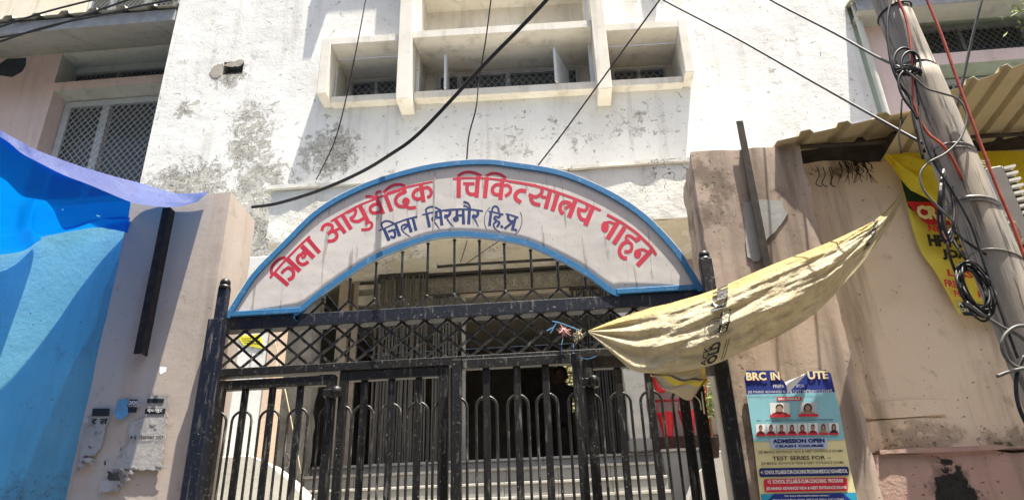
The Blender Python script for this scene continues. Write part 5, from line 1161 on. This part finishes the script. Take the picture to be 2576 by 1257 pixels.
for i in range(10):
    cx, cy = 2452+random.gauss(0, 5), 722+random.gauss(0, 6); rx, ry = 34+random.gauss(0, 5), 60+random.gauss(0, 6)
    MB().tube(smooth_pts([P(cx+rx*math.cos(a)+.38*ry*math.sin(a), cy+ry*math.sin(a), 2.885+random.gauss(0, .012)) for a in [2*math.pi*k/12 for k in range(12)]], 4, True)+[], .005, 6, False).obj('turn', M['wire'], cl, True)
C2('pole_cable', [(2430, 760), (2470, 790), (2520, 822), (2560, 842), (2600, 872), (2640, 900)], 2.87, .0075, M['wiregrey'], 'grey cable leaving the coil down to the right')
C2('cable_loop', [(2600, 822), (2560, 820), (2530, 840), (2520, 870), (2535, 905), (2565, 925), (2600, 922), (2640, 905)], 2.86, .0075, M['wiregrey'], 'grey cable loop on the lower pole at the frame edge', 'cable loop')
C2('pole_cable', [(2508, 946), (2540, 934), (2580, 926), (2620, 930)], 2.855, .007, M['wiregrey'], 'stripped grey cable end pointing left low on the pole')
C2('pole_cable', [(2576, 895), (2560, 930), (2556, 980), (2566, 1030), (2590, 1080)], 2.87, .008, M['wire'], 'black cable curving down the lowest part of the pole')
# ------------------------------------------------------------------ splitter box
JB = thing('junction_box', 'off white louvred junction box fixed behind the pole', 'junction box', P(2500, 600, 3.12))
jp = [P(2478, 422, 3.12), P(2522, 414, 3.05), P(2600, 600, 3.05), P(2530, 610, 3.12)]
back = [q+Vector((.02, .12, .01)) for q in jp]
MB().hexa([jp[3], jp[2], back[2], back[3], jp[0], jp[1], back[1], back[0]]).obj('case', M['jboxgrey'], JB, bevel=.006)
s0, s1 = P(2522, 414, 3.045), P(2600, 600, 3.045)
for i in range(11):
    a = s0.lerp(s1, (i+.35)/11.5); MB().hexa([a+Vector((.0, 0, -.012)), a+Vector((.055, .0, -.002)), a+Vector((.055, .1, -.002)), a+Vector((0, .1, -.012)), a+Vector((0, 0, 0)), a+Vector((.055, 0, .010)), a+Vector((.055, .1, .010)), a+Vector((0, .1, 0))]).obj('louvre', M['jboxgrey'], JB)
d0 = [s0+Vector((.004, .03, -.01)), s0+Vector((.05, .03, 0)), s1+Vector((.05, .03, 0)), s1+Vector((.004, .03, -.01))]
MB().add(d0+[q+Vector((0, .06, 0)) for q in d0], [(0, 1, 2, 3), (7, 6, 5, 4), (0, 4, 5, 1), (1, 5, 6, 2), (2, 6, 7, 3), (3, 7, 4, 0)]).obj('slot_backing', M['jdark'], JB)
pbq = [P(2448, 520, 3.06), P(2500, 512, 3.0), P(2560, 560, 2.99), P(2574, 600, 3.0), P(2520, 624, 3.02), P(2470, 600, 3.06)]
BG = thing('plastic_bag', 'crumpled clear plastic bag caught on the junction box', 'bag', pbq[4])
def bagf(u, v):
    a = pbq[0].lerp(pbq[1], min(1, u*2)) if u < .5 else pbq[1].lerp(pbq[2], u*2-1); b = pbq[5].lerp(pbq[4], min(1, u*2)) if u < .5 else pbq[4].lerp(pbq[3], u*2-1)
    p = a.lerp(b, v); k = math.sin(math.pi*u)*math.sin(math.pi*v); return p+Vector((0, -.05*k+.018*fbm((u*5, v*5, 4), 1.4, 3), .012*fbm((u*6, v*4, 9), 1, 2)))
grid('film', bagf, 24, 20, M['bag'], BG, True)
tuft('straw_tuft', P(2462, 415, 3.05), 22, .05, .003, 'rope_straw', 'tuft of pale straw fibres stuck beside the pole', 'straw')
# ------------------------------------------------------------------ plants
PT = thing('plant_sprig', 'small feathery green plant behind the right gate post', 'plant', P(1790, 1085, 7.0))
def leaves(mb, c, n, r, L, droop=0):
    for i in range(n):
        d = Vector((random.gauss(0, 1), random.gauss(0, .8), random.gauss(0, 1))); p = c+Vector((d.x*r[0], d.y*r[1], d.z*r[2])); t_ = Vector((random.gauss(0, 1), random.gauss(0, 1), random.gauss(-droop, 1))).normalized()*L*random.uniform(.6, 1.2); s = t_.orthogonal().normalized()*L*.13
        mb.add([p, p+t_*.5+s, p+t_, p+t_*.5-s], [(0, 1, 2, 3)])
mb = MB(); leaves(mb, P(1785, 1010, 7.0), 220, (.05, .05, .10), .07, .3); o = mb.obj('foliage', M['leafy'], PT)
MB().tube([P(1790, 1100, 7.0), P(1788, 1050, 7.0), P(1783, 990, 7.0)], .006, 6).obj('stem', M['leaf'], PT)
MB().lathe(P(1790, 1150, 7.0), [(0, 0), (.07, 0), (.09, .16), (.095, .17), (.085, .17), (.07, .15), (0, .15)], 16).obj('pot', M['rust'], PT, True)
TRb = thing('tree_branch', 'leafy tree twig poking into the top right corner', 'tree branch', P(2600, 10, 5.0))
mb = MB(); leaves(mb, P(2590, 18, 5.0), 120, (.09, .06, .07), .09, .2); mb.obj('foliage', M['leafy'], TRb)
MB().tube([P(2720, -60, 5.2), P(2640, -10, 5.0), P(2570, 28, 5.0)], [.012, .008, .004], 6).obj('twig', M['darkwood'], TRb)
